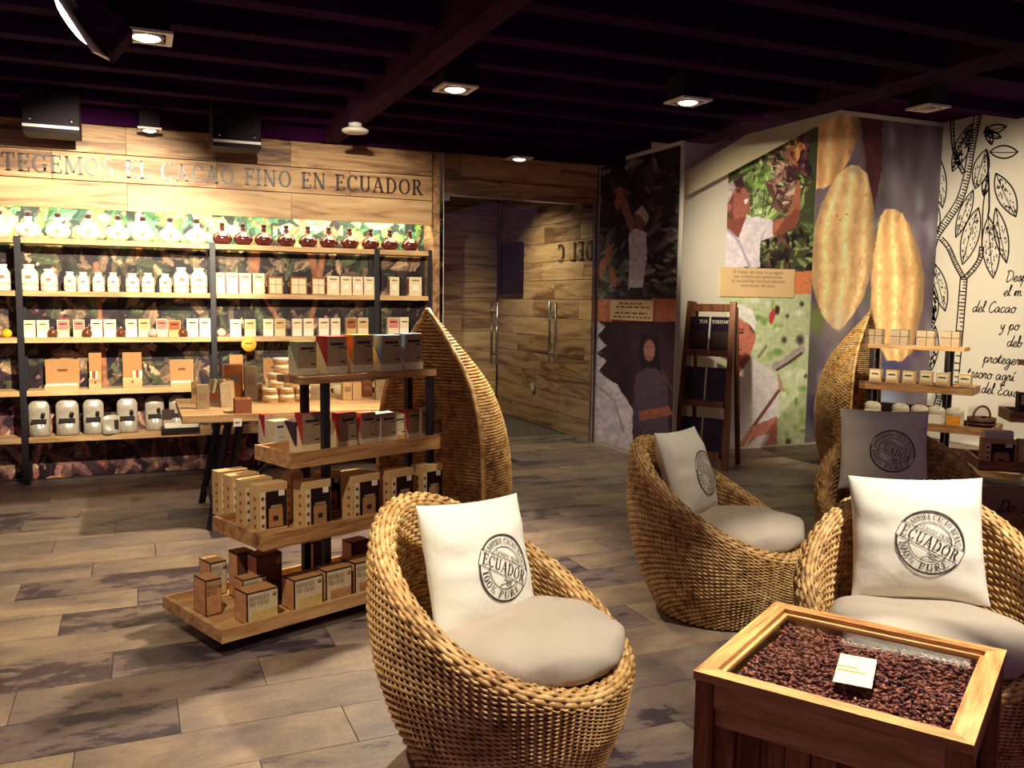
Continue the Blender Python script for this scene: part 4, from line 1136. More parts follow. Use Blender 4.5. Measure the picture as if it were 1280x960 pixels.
def carton(name, label, cat, group, loc, rz, size, mat, panels=(), bev=0.0015):
    w, d, h = size
    o = tag(put(name, box(w, d, h, bev, True, mat), None, loc, rz), label, cat, group)
    for pn, face, u0, u1, v0, v1, mt in panels:
        t = 0.0012
        if face in 'fb':
            s = -1 if face == 'f' else 1
            put(pn, box(w*(u1-u0), t, h*(v1-v0), 0, True, mt), o, (w*((u0+u1)/2-0.5), s*(d/2+t/2), h*v0))
        elif face in 'lr':
            s = -1 if face == 'l' else 1
            put(pn, box(t, d*(u1-u0), h*(v1-v0), 0, True, mt), o, (s*(w/2+t/2), d*((u0+u1)/2-0.5), h*v0))
        else:
            put(pn, box(w*(u1-u0), d*(v1-v0), t, 0, True, mt), o, (w*((u0+u1)/2-0.5), d*((v0+v1)/2-0.5), h))
    return o
# second shelf: tall pale cartons and framed gift boxes
for a, b, h in ((267.5, 281, 28.5), (282, 297, 28.5), (298, 313.5, 28), (315, 330, 28), (407, 423, 25), (424, 438, 24.5), (439, 452, 24), (453, 466, 24), (485, 497, 24), (509, 525, 24)):
    c = (a+b)/2; s = mpp(c)
    carton('tall_carton', 'tall cream carton on the second shelf', 'carton', 'tall cream cartons on the second shelf', (sX(c, 1), FY-0.02, ZT[1]), 0, ((b-a)*s*0.96, 0.08, h*s*0.93), 'label_cream',
           [('brand_print', 'f', 0.2, 0.8, 0.78, 0.86, 'label_print'), ('line_drawing', 'f', 0.25, 0.75, 0.3, 0.6, 'label_white'), ('side_stripe', 'l', 0.1, 0.9, 0.1, 0.9, 'kraft_red')])
for a, b in ((333, 354), (360, 384), (387, 406)):
    c = (a+b)/2; s = mpp(c); w = (b-a)*s*0.88
    o = carton('framed_gift_box', 'low brown framed gift box with cream face on the second shelf', 'gift box', 'framed gift boxes on the second shelf', (sX(c, 1), FY-0.02, ZT[1]), 0, (w, 0.09, 0.150), 'kraft_red',
           [('face_card', 'f', 0.08, 0.92, 0.04, 0.9, 'label_cream')])
    put('cord', box(w*0.02, 0.002, 0.145, 0, True, 'kraft_dark'), o, (0, -0.047, 0)); put('cord', box(w*0.84, 0.002, 0.003, 0, True, 'kraft_dark'), o, (0, -0.047, 0.08))
    for s_ in (-1, 1): put('rope_handle', tube_path([(s_*w/2, 0, 0.11), (s_*(w/2+0.012), 0, 0.09), (s_*w/2, 0, 0.06)], 0.004, 6, 'kraft_light'), o)
# third shelf: small cartons and glass baubles
for a, b, top in ((29, 46, 0), (47, 63, 0), (72, 88, 1), (92, 107, 1), (114, 129, 0), (130, 146, 0), (157, 172, 0), (173, 188, 2), (195, 210, 1), (210, 226, 3), (233, 248, 0), (249, 263, 0), (287, 301, 0), (305, 319, 2), (328, 341, 0), (342, 356, 2),
                  (364, 376.5, 0), (378, 391, 0), (397, 410, 0), (412, 424, 0), (431, 444, 3), (445.5, 459, 2), (483, 497, 1), (498, 509, 0)):
    c = (a+b)/2; s = mpp(c)
    h = (24.5 if b < 265 else 22.5)*s*0.97*(0.9 if top == 3 and a < 220 else 1)
    mats = ('label_white', 'label_cream', 'label_cream', 'kraft_light')
    carton('small_carton', ('small white carton with cream print on the third shelf', 'small cream carton with pink print on the third shelf', 'small cream carton with kraft print on the third shelf', 'small kraft carton with red-brown print on the third shelf')[top], 'carton', ('white', 'pink', 'kraft', 'red-brown')[top]+' cartons on the third shelf', (sX(c, 2), FY-0.02, ZT[2]), 0, ((b-a)*s*0.95, 0.07, h), mats[top],
           [('upper_print', 'f', 0.06, 0.94, 0.42, 0.96, ('label_cream', 'pink_card', 'kraft_light', 'kraft_red')[top]), ('brand_line', 'f', 0.2, 0.8, 0.74, 0.80, 'label_print'), ('side_stripe', 'r', 0.05, 0.95, 0.02, 0.98, 'kraft_red')])
baub = lathe([(0.022, 0), (0.038, 0.012), (0.046, 0.034), (0.040, 0.058), (0.022, 0.074), (0.010, 0.080)], 18, 'bauble_glass')
capm = lathe([(0.013, 0), (0.013, 0.012), (0.008, 0.018)], 10, 'steel')
for px, mt in ((10, 'bauble_yellow'), (67, 'bauble_brown'), (109.5, 'bauble_brown'), (151.5, 'bauble_brown'), (191, 'bauble_glass'), (228.5, 'bauble_brown'), (276, 'bauble_glass')):
    lab = {'bauble_yellow': 'yellow glass bauble jar on the third shelf', 'bauble_brown': 'brown glass bauble jar between cartons on the third shelf', 'bauble_glass': 'clear pale glass bauble jar between cartons on the third shelf'}[mt]
    o = tag(put('bauble_jar', baub, None, (sX(px, 2), FY-0.072, ZT[2]), mat=mt), lab, 'jar', 'bauble jars on the third shelf')
    o.scale = (0.86, 0.86, 0.86)
    put('cap', capm, o, (0, 0, 0.079))
st = thing('round_price_tag', 'round yellow price tag clipped to the third shelf edge', 'price tag', (sX(309, 2), YS-0.012, SHELF_Z[2]-0.045))
put('disc', lathe([(0.062, 0), (0.062, 0.004)], 26, 'sticker_yellow'), st, (0, 0.004, 0), rot=(PI/2, 0, 0))
put('price_print', box(0.06, 0.001, 0.014, 0, True, 'kraft_red'), st, (0, -0.001, 0))
# fourth shelf: open gift boxes and small crates
def gift(px0, px1, hl, label):
    c = (px0+px1)/2; w = (px1-px0)*mpp(c)
    o = thing('open_gift_box', label, 'gift box', (sX(c, 3), FY-0.03, ZT[3]))
    put('base', box(w, 0.13, 0.035, 0.002, True, 'kraft_light'), o)
    put('lining', box(w*0.94, 0.115, 0.012, 0.002, True, 'label_white'), o, (0, 0, 0.035))
    l = put('lid', box(w, 0.02, hl, 0.002, True, 'kraft'), o, (0, 0.075, 0.02))
    put('lid_print', box(w*0.3, 0.001, 0.018, 0, True, 'kraft_dark'), l, (0, -0.0107, hl*0.55))
    return o
gift(57, 100, 0.215, 'widest open kraft gift box on the fourth shelf')
gift(213, 243, 0.20, 'open kraft gift box beside the second upright on the fourth shelf')
gift(330, 358, 0.20, 'open kraft gift box behind the round tins on the fourth shelf')
for px0, px1, n, label in ((112, 128, 4, 'small wooden crate with four upright bars on the fourth shelf'), (154, 178, 3, 'small wooden crate with chocolate bars and lid on the fourth shelf')):
    c = (px0+px1)/2; w = (px1-px0)*mpp(c)
    o = thing('wooden_crate', label, 'crate', (sX(c, 3), FY-0.04, ZT[3]))
    put('crate_body', box(w, 0.10, 0.085, 0.002, True, 'shelf_wood'), o)
    put('clasp', box(0.014, 0.003, 0.018, 0.001, True, 'kraft_dark'), o, (0, -0.0515, 0.045))
    for i in range(n):
        put('chocolate_bar', box(w*0.18, 0.06, 0.055, 0.001, True, ('label_cream', 'kraft_red', 'label_white', 'yellow_card')[i]), o, (w*(-0.33+i*0.22) if n == 4 else w*(0.1+i*0.16), 0, 0.085))
    put('lid', box(w, 0.012, 0.20, 0.002, True, 'kraft'), o, (0, 0.062, 0.085))
carton('kraft_sleeve', 'upright kraft sleeve standing under the yellow price tag', 'carton', None, (sX(296, 3), FY+0.03, ZT[3]), 0, (0.11, 0.04, 0.255), 'kraft', [('sleeve_print', 'f', 0.25, 0.75, 0.45, 0.55, 'kraft_dark')])
# fifth shelf: stand-up pouches
def pouch_mesh(w, h, d, mat):
    vs, fs = [], []
    nx, nz = 14, 12
    for side in (-1, 1):
        for j in range(nz+1):
            v = j/nz
            ww = w*(1 if v < 0.8 else math.sqrt(max(0.04, 1-((v-0.8)/0.2)**2*0.82)))
            for i in range(nx+1):
                u = i/nx*2-1
                th = d/2*(1-abs(u)**3)*(1-v**3)*(0.85+0.3*math.sin(3*PI*v))
                th += 0.004*mnoise.noise((u*3, v*5, side*7))
                vs.append((u*ww/2, side*max(th, 0.0012), v*h))
    m_ = (nx+1)*(nz+1)
    for s in (0, 1):
        for j in range(nz):
            for i in range(nx):
                q = s*m_+j*(nx+1)+i
                f = (q, q+1, q+nx+2, q+nx+1)
                fs.append(f if s == 0 else f[::-1])
    edge = [j*(nx+1) for j in range(nz+1)]+[nz*(nx+1)+i for i in range(1, nx+1)]+[j*(nx+1)+nx for j in range(nz-1, -1, -1)]+[i for i in range(nx-1, 0, -1)]
    for a, b in zip(edge, edge[1:]+edge[:1]): fs.append((a, b, m_+b, m_+a))
    return mesh_from(vs, fs, 'pouch', True, mat)
pm = pouch_mesh(0.17, 0.29, 0.09, 'pouch_foil')
for px0, px1 in ((37, 64), (71, 100), (105, 131), (147, 173), (182, 206), (218, 228)):
    c = (px0+px1)/2; w = (px1-px0)*mpp(c)
    o = tag(put('coffee_pouch', pm, None, (sX(c, 4), FY+(0.045 if px0 > 180 else -0.03), ZT[4])), 'silver stand-up pouch with rounded top on the lowest shelf', 'pouch', 'silver pouches on the lowest shelf')
    o.scale = (w/0.17 if w > 0.1 else 0.8, 1, 1)
    put('pouch_print', box(0.12, 0.002, 0.032, 0, True, 'ink'), o, (0, -0.047, 0.11))
    put('pouch_seal', lathe([(0.018, 0), (0.018, 0.002)], 14, 'ink'), o, (0.035, -0.046, 0.175), rot=(PI/2, 0, 0))
o = tag(put('coffee_pouch', pm, None, (sX(140, 4), FY-0.088, ZT[4]), rz=0.25), 'crumpled smaller pouch leaning between the silver pouches', 'pouch')
o.scale = (0.8, 0.6, 0.55); put('pouch_print', box(0.04, 0.002, 0.14, 0, True, 'ink'), o, (0.04, -0.05, 0.08))
lt = thing('leaflet_tray', 'black tray of white leaflets on the lowest shelf edge', 'tray', (sX(225, 4), YS+0.04, ZT[4]))
put('tray_body', box(0.30, 0.14, 0.035, 0.003, True, 'black_metal'), lt); put('leaflet', box(0.26, 0.11, 0.03, 0.002, True, 'label_white'), lt, (0.01, 0, 0.035))
carton('grey_carton', 'plain dark grey carton behind the leaflet tray', 'carton', None, (sX(211, 4), FY+0.05, ZT[4]), 0, (0.10, 0.06, 0.17), 'carton_brown', [('face_label', 'f', 0.1, 0.9, 0.1, 0.5, 'kraft_grey')])

# ------------------------------------------------------------------ trestle table behind the display
TZ = 0.755
tt = thing('trestle_table', 'long pale wooden trestle table with black A-frame legs', 'table', (1.27, 6.22, 0))
put('table_top', box(2.06, 0.98, 0.05, 0.004, True, 'table_wood'), tt, (0, 0, TZ-0.05))
for sx_, dr_ in ((-0.74, -1), (0.74, 1)):
    for sy in (-1, 1):
        for s in (0, 1):
            bar('leg', (sx_+dr_*0.13+s*0.075, sy*0.40, 0.0), (sx_+s*0.075, sy*0.30, TZ-0.085), 0.035, tt, 'black_metal')
        put('leg_brace', box(0.10, 0.02, 0.03, 0, True, 'black_metal'), tt, (sx_+dr_*0.09+0.037, sy*0.37, 0.22))
    put('crossbar', box(0.16, 0.72, 0.035, 0.002, True, 'black_metal'), tt, (sx_+0.037, 0, TZ-0.086))
    put('foot_rail', box(0.05, 0.78, 0.03, 0.002, True, 'black_metal'), tt, (sx_+dr_*0.115+0.037, 0, 0.10))
bar('stretcher', (-0.72, 0.0, 0.12), (0.0, 0.0, TZ-0.10), 0.03, tt, 'black_metal')
bar('stretcher', (0.72, 0.0, 0.12), (0.1, 0.0, TZ-0.10), 0.03, tt, 'black_metal')
pt = carton('price_card', 'small white price card hanging under the trestle table edge', 'price card', None, (*ony(297, 530, 5.72)[:2], ony(297, 533, 5.72)[2]), 0, (0.05, 0.002, 0.05), 'label_white', [('price_print', 'f', 0.2, 0.8, 0.4, 0.6, 'label_print')])
def on_table(px0, px1, py_base, py_top, depth=0.06):
    P = onz((px0+px1)/2, py_base, TZ)
    A = ony(px0, py_base, P[1]); B = ony(px1, py_base, P[1]); T = ony((px0+px1)/2, py_top, P[1])
    return (P[0], P[1]+depth/2, TZ), (B[0]-A[0], depth, T[2]-TZ)
def tcart(name, label, px0, px1, pb, pt_, mat, depth=0.06, rz=0.0, group=None, panels=(('front_print', 'f', 0.2, 0.8, 0.4, 0.7, 'label_print'),), cat='carton'):
    loc, size = on_table(px0, px1, pb, pt_, depth)
    return carton(name, label, cat, group, loc, rz, size, mat, panels)
tcart('kraft_pack', 'kraft pack standing at the bare end of the trestle table', 246, 262, 511.5, 482, 'kraft_grey', 0.05)
tcart('kraft_pack', 'shorter kraft pack tucked behind the end pack on the trestle table', 240, 247, 504, 477, 'kraft_light', 0.05)
tcart('orange_carton', 'tall orange carton in the middle of the trestle table', 281, 304, 497, 456, 'carton_orange', 0.11, 0.0)
tcart('grey_bag_box', 'tall grey-brown bag beside the orange carton', 306, 322, 497, 458, 'kraft_grey', 0.05)
tcart('kraft_chest', 'low reddish kraft box at the front edge of the trestle table', 294, 315, 517, 499, 'kraft_red', 0.12, 0.0, None, (('lid_slot', 't', 0.15, 0.8, 0.35, 0.6, 'carton_brown'),))
tcart('kraft_pack', 'light pack right beside the grey-brown bag on the trestle table', 322.5, 328, 500, 480, 'kraft_light', 0.05)
tr_ = thing('bar_rack', 'row of small leaning chocolate packs in a low kraft rack', 'rack', (onz(272, 501, TZ)[0], onz(272, 501, TZ)[1]+0.05, TZ))
put('rack_base', box(0.17, 0.10, 0.055, 0.002, True, 'kraft_red'), tr_)
for i in range(5): put('pack', box(0.022, 0.085, 0.11, 0.001, True, 'label_cream' if i % 2 else 'kraft_grey'), tr_, (-0.06+i*0.03, 0, 0.04), rot=(0, 0.22, 0))
tr_ = thing('bar_rack', 'short line of kraft packs pointing along the trestle table', 'rack', (onz(287, 509, TZ)[0], onz(287, 509, TZ)[1]+0.13, TZ))
for i in range(6): put('pack', box(0.085, 0.024, 0.155, 0.001, True, 'kraft_light' if i % 2 else 'kraft_grey'), tr_, (0.008*i-0.02, -0.10+i*0.042, 0), rot=(-0.10, 0, 0.5))
tin_m = lathe([(0.05, 0), (0.052, 0.004), (0.052, 0.075), (0.055, 0.077), (0.055, 0.09), (0.05, 0.094)], 22, 'kraft_light')
lid_m = lathe([(0.056, 0), (0.056, 0.012), (0.052, 0.016)], 22, 'label_white')
tb = onz(350, 504, TZ)
for dx, dz, label in ((-0.056, 0, 'kraft tin in the bottom row of the tin stack'), (0.056, 0, 'kraft tin in the bottom row of the tin stack'), (-0.02, 0.105, 'kraft tin in the middle row of the tin stack'), (0.092, 0.105, 'kraft tin in the middle row of the tin stack'), (0.02, 0.21, 'single kraft tin with white lid on top of the tin stack')):
    o = tag(put('round_tin', tin_m, None, (tb[0]+dx, tb[1]+0.06, TZ+dz)), label, 'tin', 'stacked round tins on the trestle table')
    put('tin_lid', lid_m, o, (0, 0, 0.089)); put('tin_label', lathe([(0.0526, 0.022), (0.0526, 0.056)], 22, 'label_cream'), o)
o = tag(put('round_tin', tin_m, None, (tb[0]+0.168, tb[1]+0.06, TZ)), 'kraft tin in the bottom row of the tin stack', 'tin', 'stacked round tins on the trestle table')
put('tin_lid', lid_m, o, (0, 0, 0.089)); put('tin_label', lathe([(0.0526, 0.022), (0.0526, 0.056)], 22, 'label_cream'), o)
tcart('window_carton', 'grey carton seen between the posts of the boat display', 381, 401, 500, 484, 'kraft_grey', 0.07)
tcart('twin_carton', 'pair carton with a centre seam seen under the top tier', 429, 452, 500, 479, 'kraft_light', 0.07, 0, None, (('centre_seam', 'f', 0.48, 0.52, 0, 1, 'carton_brown'), ('front_print', 'f', 0.1, 0.42, 0.5, 0.8, 'label_print')))
tcart('kraft_box', 'plain kraft red box right of the pair carton', 453.5, 466, 496, 477, 'kraft_red', 0.08)
tcart('grey_pack', 'grey tapered pack near the wicker hull on the trestle table', 470, 491, 500, 474, 'kraft_grey', 0.05)
mg = thing('kraft_mug', 'small cream mug left of the pair carton', 'mug', (onz(424, 497, TZ)[0], onz(424, 497, TZ)[1]+0.04, TZ))
put('mug_body', lathe([(0.034, 0), (0.036, 0.09), (0.033, 0.09), (0.031, 0.01)], 18, 'label_cream'), mg)
put('mug_handle', tube_path([(-0.034, 0, 0.075), (-0.058, 0, 0.068), (-0.06, 0, 0.035), (-0.035, 0, 0.02)], 0.006, 6, 'label_cream'), mg)

# ------------------------------------------------------------------ weaving
def weave(surf, rows, segs, amp, rn, rt_, closed, phase=1, sides=6):
    """rows of strands woven in and out; surf(i_row, s array)->(pos, normal, upvec)"""
    V, Fc = [], []
    base = 0
    s = np.linspace(0, 1, segs+1)
    if closed: s = s[:-1]
    ns = len(s)
    an = np.arange(sides)*2*PI/sides
    for r in range(rows):
        p, n, u = surf((r+0.5)/rows, s)
        a = amp*np.cos(np.arange(ns)*PI/phase+(PI if r % 2 else 0))
        c = p+n*a[:, None]
        ring = c[:, None, :]+n[:, None, :]*(np.cos(an)*rn)[None, :, None]+u[:, None, :]*np.sin(an)[None, :, None]*rt_(r)
        V.append(ring.reshape(-1, 3))
        i = np.arange(ns if closed else ns-1)
        j = (i+1) % ns
        for k in range(sides):
            l = (k+1) % sides
            Fc.append(np.stack([base+i*sides+k, base+j*sides+k, base+j*sides+l, base+i*sides+l], -1))
        base += ns*sides
    V = np.concatenate(V); Fc = np.concatenate(Fc)
    me = bpy.data.meshes.new('weave')
    me.vertices.add(len(V)); me.vertices.foreach_set('co', V.ravel())
    me.loops.add(Fc.size); me.loops.foreach_set('vertex_index', Fc.ravel().astype(np.int32))
    me.polygons.add(len(Fc)); me.polygons.foreach_set('loop_start', np.arange(0, Fc.size, 4, dtype=np.int32))
    me.polygons.foreach_set('use_smooth', np.ones(len(Fc), bool))
    me.update(calc_edges=True)
    me.materials.append(MATS['rattan'])
    return me
def grid_mesh(fn, nu, nv, closed_u, mat):
    vs, fs = [], []
    for j in range(nv+1):
        for i in range(nu if closed_u else nu+1):
            vs.append(fn(i/nu, j/nv))
    w = nu if closed_u else nu+1
    for j in range(nv):
        for i in range(nu):
            i2 = (i+1) % w
            fs.append((j*w+i, j*w+i2, (j+1)*w+i2, (j+1)*w+i))
    return mesh_from(vs, fs, 'sheet', True, mat)
plain('rattan_core', srgb(118, 82, 46), 0.7, var=0.2, scale=60)

# ------------------------------------------------------------------ boat-shaped wicker display
HH = 1.44
_hz = np.array([0.0, 0.25, 0.50, 0.70, 0.85, 0.97, 1.05, 1.16, 1.32, 1.40, HH])
_hw = np.array([0.40, 0.44, 0.45, 0.44, 0.42, 0.385, 0.355, 0.275, 0.125, 0.045, 0.004])
_hb = np.array([0.36, 0.43, 0.45, 0.43, 0.39, 0.34, 0.30, 0.215, 0.09, 0.03, 0.003])
_zz = np.linspace(0, HH, 241)
def _smooth(v):
    a = np.interp(_zz, _hz, v); k = np.hanning(33); k /= k.sum()
    pad = np.concatenate([np.full(16, a[0]), a, a[-1]+(a[-1]-a[-2])*np.arange(1, 17)])
    return np.clip(np.convolve(pad, k, 'valid'), 0.003, None)
_hw, _hb, _hz = _smooth(_hw), _smooth(_hb), _zz
def hull_pt(s, z, off=0.0):
    """s 0..1 round the hull from rim to rim; local x points out of the opening"""
    th = -PI/2+PI*s
    w = np.interp(z, _hz, _hw)-off; b = np.interp(z, _hz, _hb)-off
    w = np.maximum(w, 0.002); b = np.maximum(b, 0.002)
    return np.stack([-b*np.cos(th), w*np.sin(th), np.full_like(th, z)], -1)
def hull_surf(off, z0=0.02, z1=HH-0.02):
    def f(t, s):
        z = z0+(z1-z0)*t
        p = hull_pt(s, z, off)
        q = hull_pt(np.clip(s+0.01, 0, 1), z, off)-hull_pt(np.clip(s-0.01, 0, 1), z, off)
        q /= np.linalg.norm(q, axis=1)[:, None]+1e-9
        n = np.stack([-q[:, 1], q[:, 0], np.zeros(len(s))], -1)
        n = np.where(((n*p).sum(1) < 0)[:, None], -n, n)
        u = hull_pt(s, min(z+0.01, HH), off)-hull_pt(s, z-0.01, off)
        u /= np.linalg.norm(u, axis=1)[:, None]
        return p, n, u
    return f
hull_weave = weave(hull_surf(0.0), 92, 112, 0.0050, 0.0036, lambda r: 0.0078, False, 2)
hull_liner = grid_mesh(lambda u, v: tuple(hull_pt(np.array([u]), 0.01+(HH-0.02)*v, 0.009)[0]), 40, 40, False, 'rattan_core')
hull_inner = weave(hull_surf(0.018), 70, 96, 0.0035, 0.0032, lambda r: 0.0098, False, 2)
zr = np.linspace(0.0, HH, 40)
rim_m = [tube_path([tuple(hull_pt(np.array([s]), z, 0.004)[0]) for z in zr], 0.013, 8, 'rattan') for s in (0.0, 1.0)]
TIERS = [(1.32, 0.29, 0.07, 0.055), (1.10, 0.235, 0.405, 0.068), (0.917, 0.165, 0.73, 0.070), (0.826, 0.11, 1.10, 0.034)]
def tray_mesh(L, hw, h, rim):
    bm = bmesh.new()
    def bb(x0, x1, y0, y1, z0, z1):
        r = bmesh.ops.create_cube(bm, size=1.0)
        bmesh.ops.scale(bm, vec=(x1-x0, y1-y0, z1-z0), verts=r['verts'])
        bmesh.ops.translate(bm, vec=((x0+x1)/2, (y0+y1)/2, (z0+z1)/2), verts=r['verts'])
    x0 = -0.02
    if rim:
        t = 0.02; b = 0.022
        bb(x0, L-t, -hw+t, hw-t, 0, b)
        bb(x0, L, -hw, -hw+t, 0, h); bb(x0, L, hw-t, hw, 0, h); bb(L-t, L, -hw+t, hw-t, 0, h)
    else: bb(x0, L, -hw, hw, 0, h)
    me = bpy.data.meshes.new('tray'); bm.to_mesh(me); bm.free(); me.materials.append(MATS['tray_wood'])
    return me
tray_ms = [tray_mesh(L, hw, h, i < 3) for i, (L, hw, z, h) in enumerate(TIERS)]
TRIM = 0.022
TTOP = [TIERS[0][2]+TRIM, TIERS[1][2]+TRIM, TIERS[2][2]+TRIM, TIERS[3][2]+TIERS[3][3]]
def boat_display(label, A, ang):
    o = thing('boat_display', label, 'display stand', (A[0], A[1], 0), ang)
    hl = put('wicker_hull', hull_liner, o)
    put('outer_weave', hull_weave, hl, kind='stuff'); put('inner_weave', hull_inner, hl, kind='stuff')
    for m_ in rim_m: put('hull_rim', m_, hl)
    for m_, t in zip(tray_ms, TIERS): put('tray', m_, o, (0, 0, t[2]))
    for x in (0.06, 0.69):
        for y in (-0.09, 0.09):
            put('post', box(0.034, 0.034, 1.10-0.0, 0.002, True, 'black_metal'), o, (x, y, 0.0))
    put('plinth', box(0.9, 0.36, 0.07, 0.004, True, 'black_metal'), o, (0.5, 0, 0))
    return o
u1 = math.radians(21.5)
A1 = (2.934*math.cos(u1)-3.6*math.sin(u1), 2.934*math.sin(u1)+3.6*math.cos(u1))
boat_display('large boat-shaped wicker display with four wooden tiers of boxes', A1, u1+PI)
A2, u2 = (6.22, 6.15), math.radians(-61.5)
boat_display('boat-shaped wicker display in front of the orange pod print', A2, u2)
A3, u3 = (6.12, 3.535), math.radians(140)
boat_display('boat-shaped wicker display mostly out of sight by the right wall', A3, u3)
# goods on the first display: placed on its tiers
U1 = np.array([math.cos(u1), math.sin(u1), 0]); N1 = np.array([-math.sin(u1), math.cos(u1), 0])
def on_tier(px0, px1, pb, ptop, tier, depth, back=0.0):
    z = TTOP[tier]
    P = onz((px0+px1)/2, pb, z)
    d = P@N1
    lim = 3.6-TIERS[tier][1]+(0.026 if tier < 3 else 0.004)
    if d < lim:
        d = lim
    if back > 0:          # rear rows: depth given from the tray, not from the hidden base line
        d = 3.6-TIERS[tier][1]+0.026+back
        for _ in range(4):
            pb = proj(U1*(onplane((px0+px1)/2, pb, N1, d)@U1)+N1*d+np.array([0, 0, z]))[1]
    Pa = onplane(px0, pb, N1, d); Pb = onplane(px1, pb, N1, d); Pt = onplane((px0+px1)/2, ptop, N1, d)
    c = (Pa+Pb)/2
    u = c@U1
    w = (Pb-Pa)@U1
    ctr = U1*u+N1*(d+depth/2)
    return (ctr[0], ctr[1], z), (w, depth, Pt[2]-z)
def wrap_prism(w, d, h, mat):
    """display wrapper: sides cut away on a slant from low front to high back"""
    prof = [(0, 0), (d, 0), (d, h), (d*0.86, h), (0, h*0.22)]
    me = prism(prof, w, mat)
    me.transform(Matrix.Translation((-w/2, -d/2, 0)) @ Matrix(((0, 1, 0, 0), (1, 0, 0, 0), (0, 0, 1, 0), (0, 0, 0, 1))))
    bm = bmesh.new(); bm.from_mesh(me); bmesh.ops.recalc_face_normals(bm, faces=bm.faces); bm.to_mesh(me); bm.free()
    return me
def bar_display(label, px0, px1, pb, ptop, tier, edge, depth=0.085, n=6, back=0.0, lean=0.0, face='kraft_grey', wrapm='label_cream', group=None):
    loc, (w, d, h) = on_tier(px0, px1, pb, ptop, tier, depth, back)
    o = thing('bar_display_box', label, 'display box', loc, u1, group)
    put('wrapper_side', wrap_prism(0.003, d, h*0.86, wrapm), o, (-w/2-0.0016, 0, 0)); put('wrapper_side', wrap_prism(0.003, d, h*0.86, wrapm), o, (w/2+0.0016, 0, 0))
    put('wrapper_front', box(w, 0.003, h*0.2, 0, True, wrapm), o, (0, -d/2-0.0016, 0))
    t = d/n
    for i in range(n):
        b = put('chocolate_bar', box(w*0.985, t*0.86, h, 0.001, True, edge), o, (0, -d/2+t*(i+0.5), 0), rot=(lean, 0, 0))
        if i == 0:
            put('bar_label', box(w*0.95, 0.001, h*0.97, 0, True, face), b, (0, -t*0.43-0.0007, h*0.015))
            put('brand_print', box(w*0.66, 0.001, h*0.07, 0, True, 'carton_brown'), b, (0, -t*0.43-0.0018, h*0.76))
            put('small_print', box(w*0.3, 0.001, h*0.03, 0, True, 'carton_brown'), b, (w*0.25, -t*0.43-0.0018, h*0.68))
            put('drawing_print', box(w*0.5, 0.001, h*0.02, 0, True, 'label_print'), b, (0, -t*0.43-0.0018, h*0.4))
            put('weight_print', box(w*0.25, 0.001, h*0.035, 0, True, 'carton_brown'), b, (w*0.28, -t*0.43-0.0018, h*0.3))
    return o
bar_display('green-edged bar display box at the end of the top tier', 372, 396.5, 468.5, 427, 3, 'green_card', 0.075)
bar_display('red-edged bar display box on the top tier', 409, 434, 467, 420.5, 3, 'red_card', 0.10)
bar_display('yellow-edged bar display box on the top tier', 442, 467, 465, 418.5, 3, 'yellow_card', 0.10)
bar_display('blue-edged bar display box on the top tier', 477, 502, 463.5, 419, 3, 'blue_card', 0.10)
bar_display('grey-edged bar display box on the top tier by the hull', 506, 528, 461.5, 417, 3, 'grey_card', 0.09)
# second tier
bar_display('wide display box of dark plum bars on the second tier', 369, 408, 563, 526, 2, 'plum_wrapper', 0.10, 8, 0.0, 0.0, 'plum_wrapper')
bar_display('pale slanted display box at the open end of the second tier', 343, 365, 560, 526, 2, 'label_cream', 0.085, 5, 0.0, 0.0, 'label_white')
bar_display('tall white display box at the rear end of the second tier', 331, 343, 554.5, 518, 2, 'red_card', 0.06, 4, 0.0, 0.0, 'label_white')
bar_display('pink-topped display box beside the post on the second tier', 420, 447, 558, 524, 2, 'pink_card', 0.10, 6)
bar_display('narrow red-topped display box on the second tier', 450, 466, 555.5, 520, 2, 'red_card', 0.09, 5)
bar_display('white-topped display box on the second tier', 468, 484, 553.5, 517, 2, 'label_white', 0.09, 5)
bar_display('orange-topped display box with white bar tops on the second tier', 487, 509, 550.5, 518, 2, 'label_cream', 0.09, 5, 0, 0, 'label_cream', 'panel_rust')
bar_display('tall red display box near the hull on the second tier', 511, 525, 549, 512, 2, 'red_card', 0.08, 5)
bar_display('cream display box against the hull on the second tier', 527, 538, 548, 510, 2, 'label_cream', 0.05, 3)
bar_display('small orange display box at the hull end of the second tier', 540, 553, 546, 523, 2, 'panel_rust', 0.06, 4)
for i, (a, b, col_) in enumerate(((378, 402, 'red_card'), (424, 446, 'red_card'), (452, 470, 'pink_card'), (476, 496, 'label_white'))):
    bar_display('display box in the rear row of the second tier', a, b, 541, 516, 2, col_, 0.07, 4, 0.19, 0, 'kraft_grey', 'label_cream', 'rear row of the second tier')
